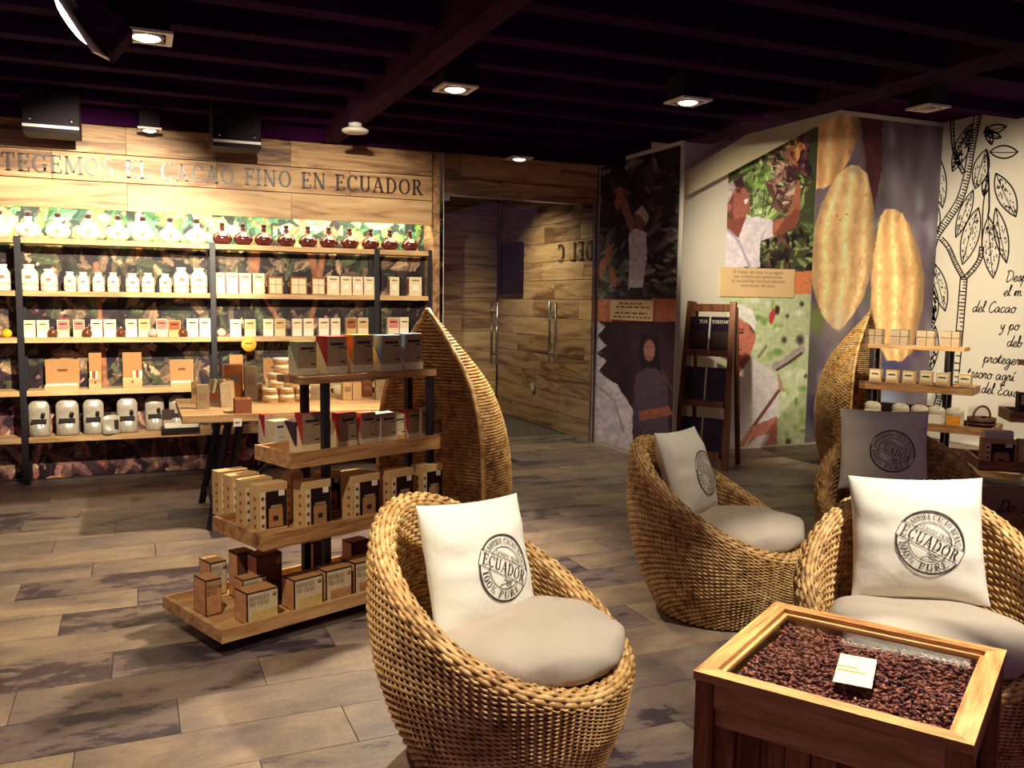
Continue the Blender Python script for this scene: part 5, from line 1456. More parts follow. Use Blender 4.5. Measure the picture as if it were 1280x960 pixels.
# third tier: kraft window boxes
def window_box(label, px0, px1, pb, ptop, group=None, depth=0.085, back=0.0, tier=1):
    loc, (w, d, h) = on_tier(px0, px1, pb, ptop, tier, depth, back)
    return window_box_at(label, loc, u1, (w, d, h), group)
def window_box_at(label, loc, rz, size, group=None):
    w, d, h = size
    o = carton('window_gift_box', label, 'gift box', group, loc, rz, (w, d, h), 'kraft_light', [
        ('icon_strip', 'f', 0.10, 0.26, 0.06, 0.84, 'label_cream'), ('window', 'f', 0.28, 0.98, 0.06, 0.84, 'window_dark')], 0.002)
    for k in range(4): put('icon', box(w*0.09, 0.001, h*0.07, 0, True, 'kraft_dark'), o, (-w*0.32, -d/2-0.0018, h*(0.10+0.19*k)))
    put('seal', box(w*0.2, 0.001, h*0.12, 0, True, 'label_white'), o, (w*0.30, -d/2-0.0018, h*0.72))
    b = put('coffee_bag_print', box(w*0.46, 0.001, h*0.40, 0, True, 'kraft'), o, (w*0.10, -d/2-0.0018, h*0.08))
    put('bag_emblem', box(w*0.16, 0.001, h*0.10, 0, True, 'carton_brown'), b, (0, -0.0011, h*0.13)); put('bag_top', box(w*0.36, 0.001, h*0.05, 0, True, 'kraft_grey'), o, (w*0.12, -d/2-0.0018, h*0.49))
    for k in range(4): put('side_icon', box(0.001, d*0.24, h*0.07, 0, True, 'kraft_red'), o, (-w/2-0.001, -d*0.2, h*(0.10+0.19*k)))
    return o
loc, sz = on_tier(322, 360.5, 669, 609, 1, 0.07)
for (bx_, by_), what in zip(((322, 667), (304, 659.5), (288.5, 652), (274, 645.5)), ('frontmost box of the slanting row of four on the third tier', 'second box of the slanting row of four on the third tier', 'third box of the slanting row of four on the third tier', 'rearmost box of the slanting row of four on the third tier')):
    q = onz(bx_, by_, TTOP[1])
    dd = max(q@N1, 3.6-TIERS[1][1]+0.026); q = onplane(bx_, by_, N1, dd)
    p = q+U1*sz[0]/2+N1*0.035
    window_box_at('kraft window gift box, '+what, (p[0], p[1], TTOP[1]), u1, (sz[0], 0.07, sz[2]), 'row of four window gift boxes')
window_box('kraft window gift box between the row of four and the post', 379, 414, 660, 600.5)
window_box('kraft window gift box just right of the post on the third tier', 440, 475, 648, 593)
window_box('kraft window gift box in the middle of the third tier', 487, 517, 641, 587)
window_box('kraft window gift box at the hull end of the third tier', 526, 553, 633, 581)
for a, b in ((364, 392), (400, 426), (432, 458)):
    window_box('kraft window gift box in the dim rear row of the third tier', a, b, 636, 590, 'rear window gift boxes', 0.08, 0.29)
# bottom tier: black-edged cacao cartons
def cacao_carton(label, px0, px1, pb, ptop, panel='panel_yellow', depth=0.10, back=0.0, group=None, text=True, rz=0.0, lab='label_cream'):
    loc, (w, d, h) = on_tier(px0, px1, pb, ptop, 0, depth, back)
    e = 0.035
    o = carton('cacao_carton', label, 'carton', group, loc, u1+rz, (w, d, h), 'carton_brown', [
        ('front_panel', 'f', e, 1-e, e, 0.96, lab), ('side_panel', 'l', 0.06, 0.94, e, 0.96, 'panel_rust'), ('side_panel', 'r', 0.06, 0.94, e, 0.96, 'panel_rust'),
        ('lid_panel', 't', e, 1-e, 0.05, 0.95, 'kraft')], 0.001)
    put('picture', box(w*0.80, 0.001, h*0.34, 0, True, panel), o, (w*0.06, -d/2-0.0018, h*0.05))
    put('roundel', lathe([(h*0.07, 0), (h*0.07, 0.001)], 16, 'kraft_grey'), o, (w*0.36, -d/2-0.0012, h*0.82), rot=(PI/2, 0, 0))
    if text:
        polys = []
        for row, tx in enumerate(('REPUBLICA', 'DEL CACAO')):
            pp, tw = text_polys(tx, h*0.13, 0.02)
            kx = min(0.62*w/tw, 1.0)
            polys += [[(-w*0.43+x*kx, h*(0.74-0.17*row)+y) for x, y in p] for p in pp]
        vs, fs = [], []
        for p in polys:
            k = len(vs); vs += [(x, -d/2-0.0022, y) for x, y in p]; fs.append(tuple(range(k, k+len(p))))
        put('brand_lettering', mesh_from(vs, fs, 'lettering', False, 'ink'), o)
    return o
cacao_carton('black-edged cacao carton standing upright at the tray corner', 258, 277.5, 769, 724, 'panel_rust', 0.12, 0.0, None, True, 0, 'panel_rust')
cacao_carton('black-edged cacao carton behind the upright one at the tray end', 264, 284, 744, 702, 'panel_yellow', 0.12)
cacao_carton('black-edged cacao carton nearest the tray rim with pale lid', 309, 348.5, 777, 738, 'panel_yellow', 0.11)
cacao_carton('black-edged cacao carton tucked behind the one at the tray rim', 304, 334, 760, 722, 'panel_yellow', 0.08)
cacao_carton('black-edged yellow cacao carton in the front row of the bottom tier', 368, 404, 760, 722, 'panel_yellow', 0.11)
cacao_carton('black-edged rust cacao carton second in the front row of the bottom tier', 408, 440, 751, 711, 'panel_rust', 0.11)
cacao_carton('black-edged rust cacao carton behind the wicker armchair rim', 444, 475, 741, 701, 'panel_rust', 0.11)
cacao_carton('black-edged cacao carton at the hull end of the bottom tier', 480, 508, 733, 695, 'panel_rust', 0.10, 0, None, False)
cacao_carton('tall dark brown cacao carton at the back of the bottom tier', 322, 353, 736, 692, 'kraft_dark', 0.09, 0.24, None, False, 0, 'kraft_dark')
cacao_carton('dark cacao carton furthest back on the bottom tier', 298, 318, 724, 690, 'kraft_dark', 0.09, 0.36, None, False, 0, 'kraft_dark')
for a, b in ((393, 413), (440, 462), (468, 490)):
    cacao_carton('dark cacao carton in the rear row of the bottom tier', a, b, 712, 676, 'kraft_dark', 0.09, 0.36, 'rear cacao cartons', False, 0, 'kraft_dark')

# goods on the second display (local coordinates: x out of the hull, y across)
def loc2(A, ang, x, y, z): return (A[0]+x*math.cos(ang)-y*math.sin(ang), A[1]+x*math.sin(ang)+y*math.cos(ang), z)
for i, x in enumerate((0.06, 0.28, 0.50, 0.70)):
    o = carton('tied_box', 'kraft box tied with dark cord on the top tier of the corner display', 'gift box', 'cord-tied boxes on the corner display', loc2(A2, u2, x, -0.03, TTOP[3]), u2, (0.145, 0.10, 0.135), 'kraft_grey', [('lid', 't', 0, 1, 0, 1, 'carton_brown')])
    put('cord', box(0.146, 0.101, 0.005, 0, True, 'carton_brown'), o, (0, 0, 0.075)); put('cord', box(0.005, 0.102, 0.136, 0, True, 'carton_brown'), o, (0.01, 0, 0))
for i, x in enumerate((0.10, 0.245, 0.385, 0.53, 0.665, 0.84)):
    carton('small_pack', 'small light kraft pack on the second tier of the corner display', 'carton', 'packs on the corner display', loc2(A2, u2, x, -0.075, TTOP[2]), u2, (0.10, 0.07, 0.16), 'kraft_light',
           [('face_label', 'f', 0.08, 0.92, 0.5, 0.9, 'label_cream'), ('brand_line', 'f', 0.2, 0.8, 0.68, 0.76, 'label_print'), ('landscape', 'f', 0.08, 0.92, 0.05, 0.4, 'kraft_grey'), ('lid', 't', 0, 1, 0, 1, 'label_white' if i > 2 else 'carton_brown')])
bagm = pouch_mesh(0.15, 0.19, 0.08, 'pack_paper')
for i, (x, c) in enumerate(((0.10, 0), (0.34, 0), (0.50, 1), (0.635, 0), (0.785, 1))):
    o = tag(put('sweet_bag', bagm, None, loc2(A2, u2, x, -0.13, TTOP[1]), u2), 'clear bag with orange sweets on the corner display' if c else 'crinkled pale paper bag on the corner display', 'bag', 'bags on the corner display')
    put('bag_filling', box(0.11, 0.002, 0.09, 0, True, 'candy_orange' if c else 'label_white'), o, (0, -0.042, 0.03))
carton('dark_carton', 'dark carton standing behind the bags of the corner display', 'carton', None, loc2(A2, u2, 0.38, 0.02, TTOP[1]), u2, (0.5, 0.08, 0.17), 'carton_brown', [('face_label', 'f', 0.1, 0.9, 0.1, 0.3, 'kraft_dark')])
bk = thing('wicker_basket', 'dark round wicker basket with handle on the corner display', 'basket', loc2(A2, u2, 0.985, -0.08, TTOP[1]))
put('bowl', lathe([(0.07, 0), (0.10, 0.04), (0.112, 0.10), (0.112, 0.12), (0.10, 0.12), (0.09, 0.04), (0.05, 0.02)], 20, 'wicker_dark'), bk)
put('handle', tube_path([(0.105*math.cos(t), 0.0, 0.115+0.10*math.sin(t)) for t in np.linspace(0, PI, 12)], 0.009, 6, 'wicker_dark'), bk)
for k in range(3): put('rib', lathe([(0.100+0.005*k, 0.03+0.03*k), (0.111+0.003*k, 0.036+0.03*k), (0.104+0.004*k, 0.042+0.03*k)], 20, 'wicker_dark'), bk)
for x, y in ((0.3, -0.16), (0.55, -0.16), (0.8, -0.16)):
    carton('cacao_carton', 'dark cacao carton on the bottom tier of the corner display', 'carton', 'cartons low on the corner display', loc2(A2, u2, x, y, TTOP[0]), u2, (0.15, 0.10, 0.17), 'carton_brown', [('front_panel', 'f', 0.05, 0.95, 0.05, 0.95, 'kraft_dark')])
# goods on the third display, cut by the picture edge
for i, x in enumerate((0.98, 0.76, 0.54)):
    window_box_at('kraft window gift box lined up on the display by the right wall', loc2(A3, u3, x, 0.155, TTOP[1]), u3+PI, (0.20, 0.09, 0.19), 'window gift boxes by the right wall')
for i in range(3):
    o = carton('flat_carton', 'flat white carton stacked on a window gift box by the right wall', 'carton', 'flat cartons by the right wall', loc2(A3, u3, 0.98, 0.155, TTOP[1]+0.191+0.0175*i), u3+PI, (0.17, 0.085, 0.016), 'label_white', [('edge_line', 'f', 0, 1, 0.3, 0.5, 'label_cream')])
for i, x in enumerate((0.80, 0.60)):
    carton('tall_pack', 'dark kraft pack on the upper tier of the display by the right wall', 'carton', 'packs by the right wall', loc2(A3, u3, x, 0.09, TTOP[2]), u3+PI, (0.13, 0.09, 0.17), 'carton_brown', [('face_label', 'f', 0.1, 0.9, 0.55, 0.95, 'label_cream'), ('lid', 't', 0, 1, 0, 1, 'label_white')])
for i, x in enumerate((1.18, 0.98, 0.78)):
    carton('cacao_carton', 'dark cacao carton low on the display by the right wall', 'carton', 'cartons low by the right wall', loc2(A3, u3, x, 0.19, TTOP[0]), u3+PI, (0.15, 0.12, 0.19), 'carton_brown', [('front_panel', 'f', 0.06, 0.94, 0.05, 0.6, 'kraft_dark'), ('lid_panel', 't', 0.05, 0.95, 0.05, 0.95, 'label_cream')])
# open delivery carton
P = floor_at(1250, 3.90)
dc = thing('delivery_carton', 'open cardboard delivery carton with marker writing on its flap', 'cardboard box', (P[0], P[1], 0), math.radians(-24))
cw_, cdp, chh = 0.30, 0.26, 0.555
for nm, dx, dy, sx_, sy_ in (('side_wall', 0, -cdp/2, cw_, 0.006), ('side_wall', 0, cdp/2, cw_, 0.006), ('end_wall', -cw_/2, 0, 0.006, cdp), ('end_wall', cw_/2, 0, 0.006, cdp)):
    put(nm, box(sx_, sy_, chh, 0, True, 'kraft'), dc, (dx, dy, 0))
put('bottom', box(cw_, cdp, 0.006, 0, True, 'kraft'), dc)
fpo = put('flap', box(cw_*0.98, 0.005, 0.17, 0, True, 'kraft_grey'), dc, (-0.02, cdp/2, chh), rot=(0.5, 0, 0.0))
pp, tw = script_polys('Do', 0.035, 0.1)
vs, fs = [], []
for p in pp:
    k = len(vs); vs += [(x+0.03, -0.004, y+0.02) for x, y in p]; fs.append(tuple(range(k, k+len(p))))
put('marker_writing', mesh_from(vs, fs, 'writing', False, 'ink'), fpo)

# ------------------------------------------------------------------ magazine rack
R0 = np.array([4.60, 6.79]); R1 = np.array([4.865, 6.37])
ra = math.atan2(R1[1]-R0[1], R1[0]-R0[0]); RWd = float(np.linalg.norm(R1-R0)); RH = 1.50
rk = thing('magazine_rack', 'tall leaning brown magazine rack of tourist brochures', 'rack', ((R0[0]+R1[0])/2, (R0[1]+R1[1])/2, 0), ra)
lean = 0.16
for s in (-1, 1):
    bar('side_rail', (s*(RWd/2-0.02), -0.06, 0), (s*(RWd/2-0.05), lean-0.06, RH), 0.05, rk, 'rack_wood', 0.085)
    bar('rear_leg', (s*(RWd/2-0.03), 0.30, 0), (s*(RWd/2-0.06), lean+0.02, RH-0.05), 0.035, rk, 'rack_wood')
put('top_rail', box(RWd-0.12, 0.05, 0.07, 0.003, True, 'rack_wood'), rk, (0, lean-0.065, RH-0.09))
for i, z in enumerate((1.01, 0.555, 0.10)):
    yy = lean*z/RH-0.07
    put('shelf_ledge', box(RWd-0.11, 0.10, 0.025, 0.002, True, 'rack_wood'), rk, (0, yy, z))
    put('ledge_lip', box(RWd-0.11, 0.012, 0.06, 0.002, True, 'rack_wood'), rk, (0, yy-0.05, z))
    for k, sx_ in enumerate((-0.105, 0.105)):
        b = tag(put('brochure', box(0.19, 0.012, 0.33, 0.001, True, 'brochure_dark' if i == 0 else 'brochure_blue'), None,
                loc2(((R0[0]+R1[0])/2, (R0[1]+R1[1])/2), ra, sx_, yy-0.012, z+0.026), 0, (-math.radians(5.5), 0, ra)),
            ('dark brochure with TURISMO title on the upper ledge of the rack' if i == 0 and k else 'dark brochure next to the TURISMO one on the upper ledge' if i == 0 else 'blue-black brochure on the middle ledge of the rack' if i == 1 else 'blue-black brochure on the lowest ledge of the rack'), 'brochure', None if i == 0 else 'brochures in the magazine rack')
        if i == 0:
            pp, tw = text_polys('TURISMO' if k else 'TUR', 0.030, 0.04)
            sc_ = (0.17 if k else 0.08)/tw
            vs, fs = [], []
            for p in pp:
                q = len(vs); vs += [(x*sc_+(-0.085 if k else 0.005), -0.0072, 0.27+y) for x, y in p]; fs.append(tuple(range(q, q+len(p))))
            put('title_lettering', mesh_from(vs, fs, 'lettering', False, 'label_white'), b)
        put('cover_photo', box(0.15, 0.001, 0.14, 0, True, 'carton_brown' if i == 0 else 'brochure_dark'), b, (0, -0.0068, 0.06))

# ------------------------------------------------------------------ wicker tub armchairs
ZF, ZB = 0.315, 0.785
_cz = np.array([0.0, 0.06, 0.18, 0.34, 0.50, 0.66, 0.82])
_cr = np.array([0.300, 0.325, 0.375, 0.415, 0.428, 0.420, 0.395])
def c_rim(th): return ZF+(ZB-ZF)*((1-np.cos(th))/2)**1.3
def c_pt(th, t, off=0.0):
    z = t*c_rim(th)
    r = np.interp(z, _cz, _cr)-off
    x = r*np.cos(th)*1.02-0.05*(z/ZB)
    return np.stack([x, r*np.sin(th), z], -1)
RR = 0.036
def roll_pt(th, ph):
    """rolled rim: half turn from the outer to the inner wall"""
    a = c_pt(th, 1.0, RR-RR*math.cos(ph))
    a[:, 2] += RR*math.sin(ph)
    return a
def chair_surf(off, t0, t1):
    def f(t, s):
        th = 2*PI*s
        if off < 0:
            ph = t0+(t1-t0)*t
            p = roll_pt(th, ph)
            u = roll_pt(th, ph+0.05)-roll_pt(th, ph-0.05)
            u /= np.linalg.norm(u, axis=1)[:, None]
            n = p-c_pt(th, 1.0, RR)
            n /= np.linalg.norm(n, axis=1)[:, None]
            return p, n, u
        tt_ = t0+(t1-t0)*t
        p = c_pt(th, tt_, off)
        n = np.stack([np.cos(th), np.sin(th), np.zeros_like(th)], -1)
        u = c_pt(th, tt_+0.01, off)-c_pt(th, tt_-0.01, off)
        u /= np.linalg.norm(u, axis=1)[:, None]
        n = n-u*(n*u).sum(1)[:, None]; n /= np.linalg.norm(n, axis=1)[:, None]
        return p, n, u
    return f
def weave_scaled(off, t0, t1, rows, segs, amp, rn):
    """strand height follows the local row spacing (rows fan out towards the back)"""
    V, Fc = [], []; base = 0; sides = 6
    s = np.linspace(0, 1, segs+1)[:-1]; ns = segs
    an = np.arange(sides)*2*PI/sides
    f = chair_surf(off, t0, t1)
    for r in range(rows):
        p, n, u = f((r+0.5)/rows, s)
        a = amp*np.cos(np.arange(ns)*PI/2+(PI if r % 2 else 0))
        hh = c_rim(2*PI*s)*(t1-t0)/rows*0.56 if off >= 0 else np.full(ns, RR*(t1-t0)/rows*0.58)
        c = p+n*a[:, None]
        ring = c[:, None, :]+n[:, None, :]*(np.cos(an)*rn)[None, :, None]+u[:, None, :]*np.sin(an)[None, :, None]*hh[:, None, None]
        V.append(ring.reshape(-1, 3))
        i = np.arange(ns); j = (i+1) % ns
        for k in range(sides):
            l = (k+1) % sides
            Fc.append(np.stack([base+i*sides+k, base+j*sides+k, base+j*sides+l, base+i*sides+l], -1))
        base += ns*sides
    V = np.concatenate(V); Fc = np.concatenate(Fc)
    me = bpy.data.meshes.new('weave')
    me.vertices.add(len(V)); me.vertices.foreach_set('co', V.ravel())
    me.loops.add(Fc.size); me.loops.foreach_set('vertex_index', Fc.ravel().astype(np.int32))
    me.polygons.add(len(Fc)); me.polygons.foreach_set('loop_start', np.arange(0, Fc.size, 4, dtype=np.int32))
    me.polygons.foreach_set('use_smooth', np.ones(len(Fc), bool))
    me.update(calc_edges=True); me.materials.append(MATS['rattan'])
    return me
ch_outer = weave_scaled(0.0, 0.02, 1.0, 50, 208, 0.0060, 0.0042)
ch_inner = weave_scaled(2*RR, 0.40, 1.0, 30, 176, 0.005, 0.004)
ch_core = grid_mesh(lambda u, v: tuple(c_pt(np.array([2*PI*u]), 0.01+0.97*v, 0.012)[0]), 72, 24, True, 'rattan_core')
ch_core_in = grid_mesh(lambda u, v: tuple(c_pt(np.array([2*PI*u]), 0.30+0.68*v, 2*RR-0.010)[0]), 72, 16, True, 'rattan_core')
nr = 420
ths = np.linspace(0, 2*PI, nr+1)[:-1]
ch_rim = weave_scaled(-1, 0.0, PI, 7, 208, 0.0052, 0.0042)
ch_rim_core = tube_path([tuple(c_pt(np.array([t]), 1.0, RR)[0]) for t in ths[::3]], RR-0.006, 10, 'rattan_core', True)
ch_seat = lathe([(0.001, 0.30), (0.34, 0.30), (0.35, 0.315), (0.001, 0.315)], 36, 'rattan_core')
ch_base = lathe([(0.001, 0.0), (0.285, 0.0), (0.298, 0.012), (0.29, 0.03), (0.001, 0.03)], 36, 'rattan_core')

PW_, PT_ = 0.225, 0.088
def pillow_z(x, y):
    u, v = x/PW_, y/PW_
    return PT_*max(0.0, (1-abs(u)**2.6))**0.6*max(0.0, (1-abs(v)**2.6))**0.6
def pillow_out(u, v):
    """outline with pulled-out corners"""
    return PW_*u*(1-0.055*(1-v*v)), PW_*v*(1-0.055*(1-u*u))
def wrinkle(x, y):
    return 0.0055*mnoise.noise((x*9+y*4, y*16, 1.3))*1.0+0.0065*math.sin(38*(x*0.55+y)+4*mnoise.noise((x*6, y*6, 0)))*(abs(x/PW_)**1.3)*(0.7+0.6*mnoise.noise((x*5, y*7, 4)))
def pillow_mesh():
    n = 64
    vs, fs = [], []
    for side in (1, -1):
        for j in range(n+1):
            for i in range(n+1):
                u, v = math.sin((i/n*2-1)*PI/2), math.sin((j/n*2-1)*PI/2)
                x, y = pillow_out(u, v)
                e = (1-u*u)*(1-v*v)
                z = side*(pillow_z(PW_*u, PW_*v)+wrinkle(x, y)*min(1, e*6))
                vs.append((x, y, z))
    m_ = (n+1)**2
    for s in (0, 1):
        for j in range(n):
            for i in range(n):
                q = s*m_+j*(n+1)+i
                f = (q, q+1, q+n+2, q+n+1)
                fs.append(f if s == 0 else f[::-1])
    me = mesh_from(vs, fs, 'pillow', True, 'pillow_cotton')
    bm = bmesh.new(); bm.from_mesh(me); bmesh.ops.remove_doubles(bm, verts=bm.verts, dist=1e-5); bm.to_mesh(me); bm.free()
    me.polygons.foreach_set('use_smooth', [True]*len(me.polygons))
    return me
def stamp_mesh(cx, cy, R):
    polys = []
    def arc_line(r, a0, a1, w, n=60):
        pts = [(r*math.cos(math.radians(a0+(a1-a0)*i/n)), r*math.sin(math.radians(a0+(a1-a0)*i/n))) for i in range(n+1)]
        polys.extend(ribbon(pts, w))
    tilt = math.radians(-27)
    for a0, a1 in ((-12, 138), (168, 318)):
        arc_line(R, a0, a1, R*0.045); arc_line(R*0.64, a0+4, a1-4, R*0.025)
        k = int((a1-a0)/3)
        for i in range(k):
            a = math.radians(a0+(a1-a0)*(i+0.5)/k)
            polys.append([(R*r_*math.cos(a+d), R*r_*math.sin(a+d)) for r_, d in ((1.0, -0.016), (1.05, -0.012), (1.05, 0.012), (1.0, 0.016))])
    def arc_text(s, r, h, mid, up=True, sp=0.05, span=140):
        pp, tw = text_polys(s, h, sp)
        kf = math.radians(span)*r/tw
        tw *= kf
        for p in pp:
            q = []
            for x, y in p:
                x *= kf
                if up: a = math.radians(mid)-(x-tw/2)/r; rr = r+y
                else: a = math.radians(mid)+(x-tw/2)/r; rr = r+h-y
                q.append((rr*math.cos(a), rr*math.sin(a)))
            polys.append(q)
    arc_text('ARRIBA CACAO BEANS', R*0.73, R*0.185, 63, True, 0.06, 138)
    arc_text('100% PURE', R*0.70, R*0.22, 243, False, 0.08, 128)
    c, s = math.cos(tilt), math.sin(tilt)
    ro = lambda x, y: (x*c-y*s, x*s+y*c)
    pp, tw = text_polys('ECUADOR', R*0.36, 0.03)
    kx = 1.84*R/tw
    for p in pp: polys.append([ro(x*kx-0.92*R, y-R*0.18) for x, y in p])
    pp, tw = text_polys('GENUINE FROM', R*0.12, 0.03)
    kx = 0.98*R/tw
    for p in pp: polys.append([ro(x*kx-0.47*R, y+R*0.30) for x, y in p])
    bx = [(-1.02, -.25), (1.02, -.25), (1.02, .25), (-1.02, .25), (-1.02, -.25)]
    for a, b in zip(bx[:-1], bx[1:]):
        L = [ro(R*(a[0]+(b[0]-a[0])*i/12), R*(a[1]+(b[1]-a[1])*i/12)) for i in range(13)]
        polys.extend(ribbon(L, R*0.022))
    for pts in ([(-.05, -.28), (0, -.40), (-.02, -.52), (.06, -.60)], [(0, -.40), (.16, -.44), (.26, -.42)], [(-.02, -.5), (-.2, -.48), (-.32, -.55)], [(.0, -.42), (-.12, -.36)], [(.1, -.5), (.12, -.58), (.2, -.56)], [(.02, -.46), (.1, -.5), (.18, -.50), (.1, -.46), (.02, -.46)]):
        polys.extend(ribbon([(R*x, R*y) for x, y in smooth_pts(pts, 4)], R*0.022))
    vs, fs = [], []
    for p in polys:
        k = len(vs)
        for x, y in p:
            X, Y = cx+x, cy+y
            u = X/PW_; v = Y/PW_
            for _ in range(4):
                u = X/(PW_*(1-0.055*(1-v*v))); v = Y/(PW_*(1-0.055*(1-u*u)))
            vs.append((X, Y, pillow_z(PW_*u, PW_*v)+wrinkle(X, Y)*min(1, (1-u*u)*(1-v*v)*6)+0.0042))
        fs.append(tuple(range(k, k+len(p))))
    return mesh_from(vs, fs, 'stamp', False, 'stamp_ink')
pil_m = pillow_mesh(); stamp_m = stamp_mesh(0.035, -0.02, 0.108)
def cushion_mesh():
    nu, nv = 64, 22
    vs, fs = [], []
    for j in range(nv+1):
        ph = -PI/2+PI*j/nv
        for i in range(nu):
            th = 2*PI*i/nu
            cr = math.copysign(abs(math.cos(ph))**0.55, math.cos(ph)); sz_ = math.copysign(abs(math.sin(ph))**0.8, math.sin(ph))
            r = 0.325*cr*(1+0.02*math.sin(3*th+1))
            x, y = r*math.cos(th), r*math.sin(th)
            z = 0.082*sz_*(1+0.12*math.cos(th+0.4))
            side = abs(math.cos(ph))
            z += 0.018*mnoise.noise((x*7+2, y*5, 2.1))*(1 if sz_ > 0 else 0.2)
            rr = 1+0.03*mnoise.noise((math.cos(th)*4, math.sin(th)*4, z*22))*side
            z += 0.012*math.sin(9*th+20*z+4*mnoise.noise((x*5, y*5, 0)))*(side**2)*(1-abs(sz_)) if sz_ > -0.5 else 0
            vs.append((x*rr, y*rr, z+0.082))
    for j in range(nv):
        for i in range(nu):
            k = (i+1) % nu
            fs.append((j*nu+i, j*nu+k, (j+1)*nu+k, (j+1)*nu+i))
    me = mesh_from(vs, fs, 'cushion', True, 'cushion_linen')
    bm = bmesh.new(); bm.from_mesh(me); bmesh.ops.remove_doubles(bm, verts=bm.verts, dist=1e-5); bm.to_mesh(me); bm.free()
    me.polygons.foreach_set('use_smooth', [True]*len(me.polygons))
    return me
cus_m = cushion_mesh()
def armchair(px, depth, turn, what, pturn=0.0, roll=0.0, plean=20, sc=1.0, pside=0.0, pz=0.0, px_=0.0):
    """turn: degrees from facing the camera towards the picture's right"""
    x, y = floor_at(px, depth)
    tc = math.atan2(-y, -x)
    fa = tc+math.radians(turn)
    o = thing('wicker_armchair', 'round woven rattan tub armchair '+what, 'armchair', (x, y, 0), fa)
    o.scale = (sc, sc, sc)
    sh = put('tub_shell', ch_core, o); put('outer_weave', ch_outer, sh, kind='stuff')
    si = put('inner_shell', ch_core_in, o); put('inner_weave', ch_inner, si, kind='stuff')
    rc = put('rolled_rim', ch_rim_core, o); put('rim_weave', ch_rim, rc, kind='stuff'); put('seat_deck', ch_seat, o); put('base_ring', ch_base, o)
    M = Matrix.Translation((x, y, 0)) @ Matrix.Rotation(fa, 4, 'Z') @ Matrix.Scale(sc, 4)
    # cushion
    c = tag(put('seat_cushion', cus_m, None), 'round beige seat cushion in the armchair '+what, 'cushion')
    c.matrix_world = M @ Matrix.Translation((0.045, 0, 0.322)) @ Matrix.Rotation(math.radians(-3), 4, 'Y')
    # back pillow: local +z of pillow faces the chair's front, +y up
    p = tag(put('throw_pillow', pil_m, None), 'cream pillow with ECUADOR stamp in the armchair '+what, 'pillow')
    B = Matrix(((0, 0, 1, 0), (1, 0, 0, 0), (0, 1, 0, 0), (0, 0, 0, 1)))
    p.matrix_world = M @ Matrix.Rotation(math.radians(pturn), 4, 'Z') @ Matrix.Translation((-0.205+px_, pside, 0.65+pz)) @ Matrix.Rotation(math.radians(-plean), 4, 'Y') @ B @ Matrix.Rotation(math.radians(roll), 4, 'Z')
    put('stamp_print', stamp_m, p)
    return o
armchair(637, 2.90, 62, 'standing by the boat display', -18, -3, 18, pz=-0.045, px_=0.045)
armchair(902, 4.30, 78, 'beside the magazine rack', -10, -2)
armchair(1150, 3.02, 10, 'behind the cacao chest', -4, 3.5, pside=-0.03, pz=0.01)
armchair(1124, 4.55, 14, 'shaded by the corner display', -6, 0, pside=-0.09, pz=0.07)

# ------------------------------------------------------------------ cacao bean chest
S = 0.64; HC = 0.55
cc = np.mean([onz(*q, HC) for q in ((975, 753), (865, 837), (1210, 928), (1260, 815))], axis=0)
ca = math.radians(32.0)
ct = thing('cacao_chest', 'square wooden chest table with glass top full of cacao beans', 'table', (cc[0], cc[1], 0), ca)
pw = 0.05
for sx_ in (-1, 1):
    for sy in (-1, 1):
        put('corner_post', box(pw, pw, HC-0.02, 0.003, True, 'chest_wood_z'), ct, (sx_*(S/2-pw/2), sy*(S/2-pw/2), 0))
for k in range(4):
    a = k*PI/2
    c_, s_ = math.cos(a), math.sin(a)
    def L(x, y, z): return (x*c_-y*s_, x*s_+y*c_, z)
    # mitred top rim board
    w = 0.042
    poly = [(-S/2-0.004, -S/2-0.004), (S/2+0.004, -S/2-0.004), (S/2-w, -S/2+w), (-S/2+w, -S/2+w)]
    vs = [(x, y, 0) for x, y in poly]+[(x, y, 0.022) for x, y in poly]
    me = mesh_from(vs, [(3, 2, 1, 0), (4, 5, 6, 7), (0, 1, 5, 4), (1, 2, 6, 5), (2, 3, 7, 6), (3, 0, 4, 7)], 'rim', False, 'chest_wood')
    put('rim_board', me, ct, (0, 0, HC-0.022), a)
    put('inner_bead', box(S-2*w, 0.012, 0.014, 0.002, True, 'chest_wood'), ct, L(0, -S/2+w+0.007, HC-0.026), a)
    put('top_rail', box(S-2*pw, 0.03, 0.065, 0.003, True, 'chest_wood'), ct, L(0, -S/2+0.017, HC-0.088), a)
    put('bottom_rail', box(S-2*pw, 0.03, 0.05, 0.003, True, 'chest_wood'), ct, L(0, -S/2+0.019, 0.03), a)
    fr = put('panel_frame', box(S-2*pw, 0.018, 0.05, 0.002, True, 'chest_wood'), ct, L(0, -S/2+0.026, HC-0.14), a)
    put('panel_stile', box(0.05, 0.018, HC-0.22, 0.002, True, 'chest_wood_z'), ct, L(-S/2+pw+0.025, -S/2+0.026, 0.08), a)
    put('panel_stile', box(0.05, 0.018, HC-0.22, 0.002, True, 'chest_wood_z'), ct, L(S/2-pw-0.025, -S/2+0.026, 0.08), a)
    nb = 7; bw = (S-2*pw-0.10)/nb
    for i in range(nb):
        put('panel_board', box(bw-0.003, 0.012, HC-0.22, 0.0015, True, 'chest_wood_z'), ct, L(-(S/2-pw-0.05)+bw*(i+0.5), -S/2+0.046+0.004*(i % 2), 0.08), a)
put('bean_tray', box(S-0.10, S-0.10, 0.015, 0, True, 'chest_wood'), ct, (0, 0, HC-0.115))
put('glass_top', box(S-2*0.042-0.002, S-2*0.042-0.002, 0.005, 0, True, 'top_glass'), ct, (0, 0, HC-0.021))
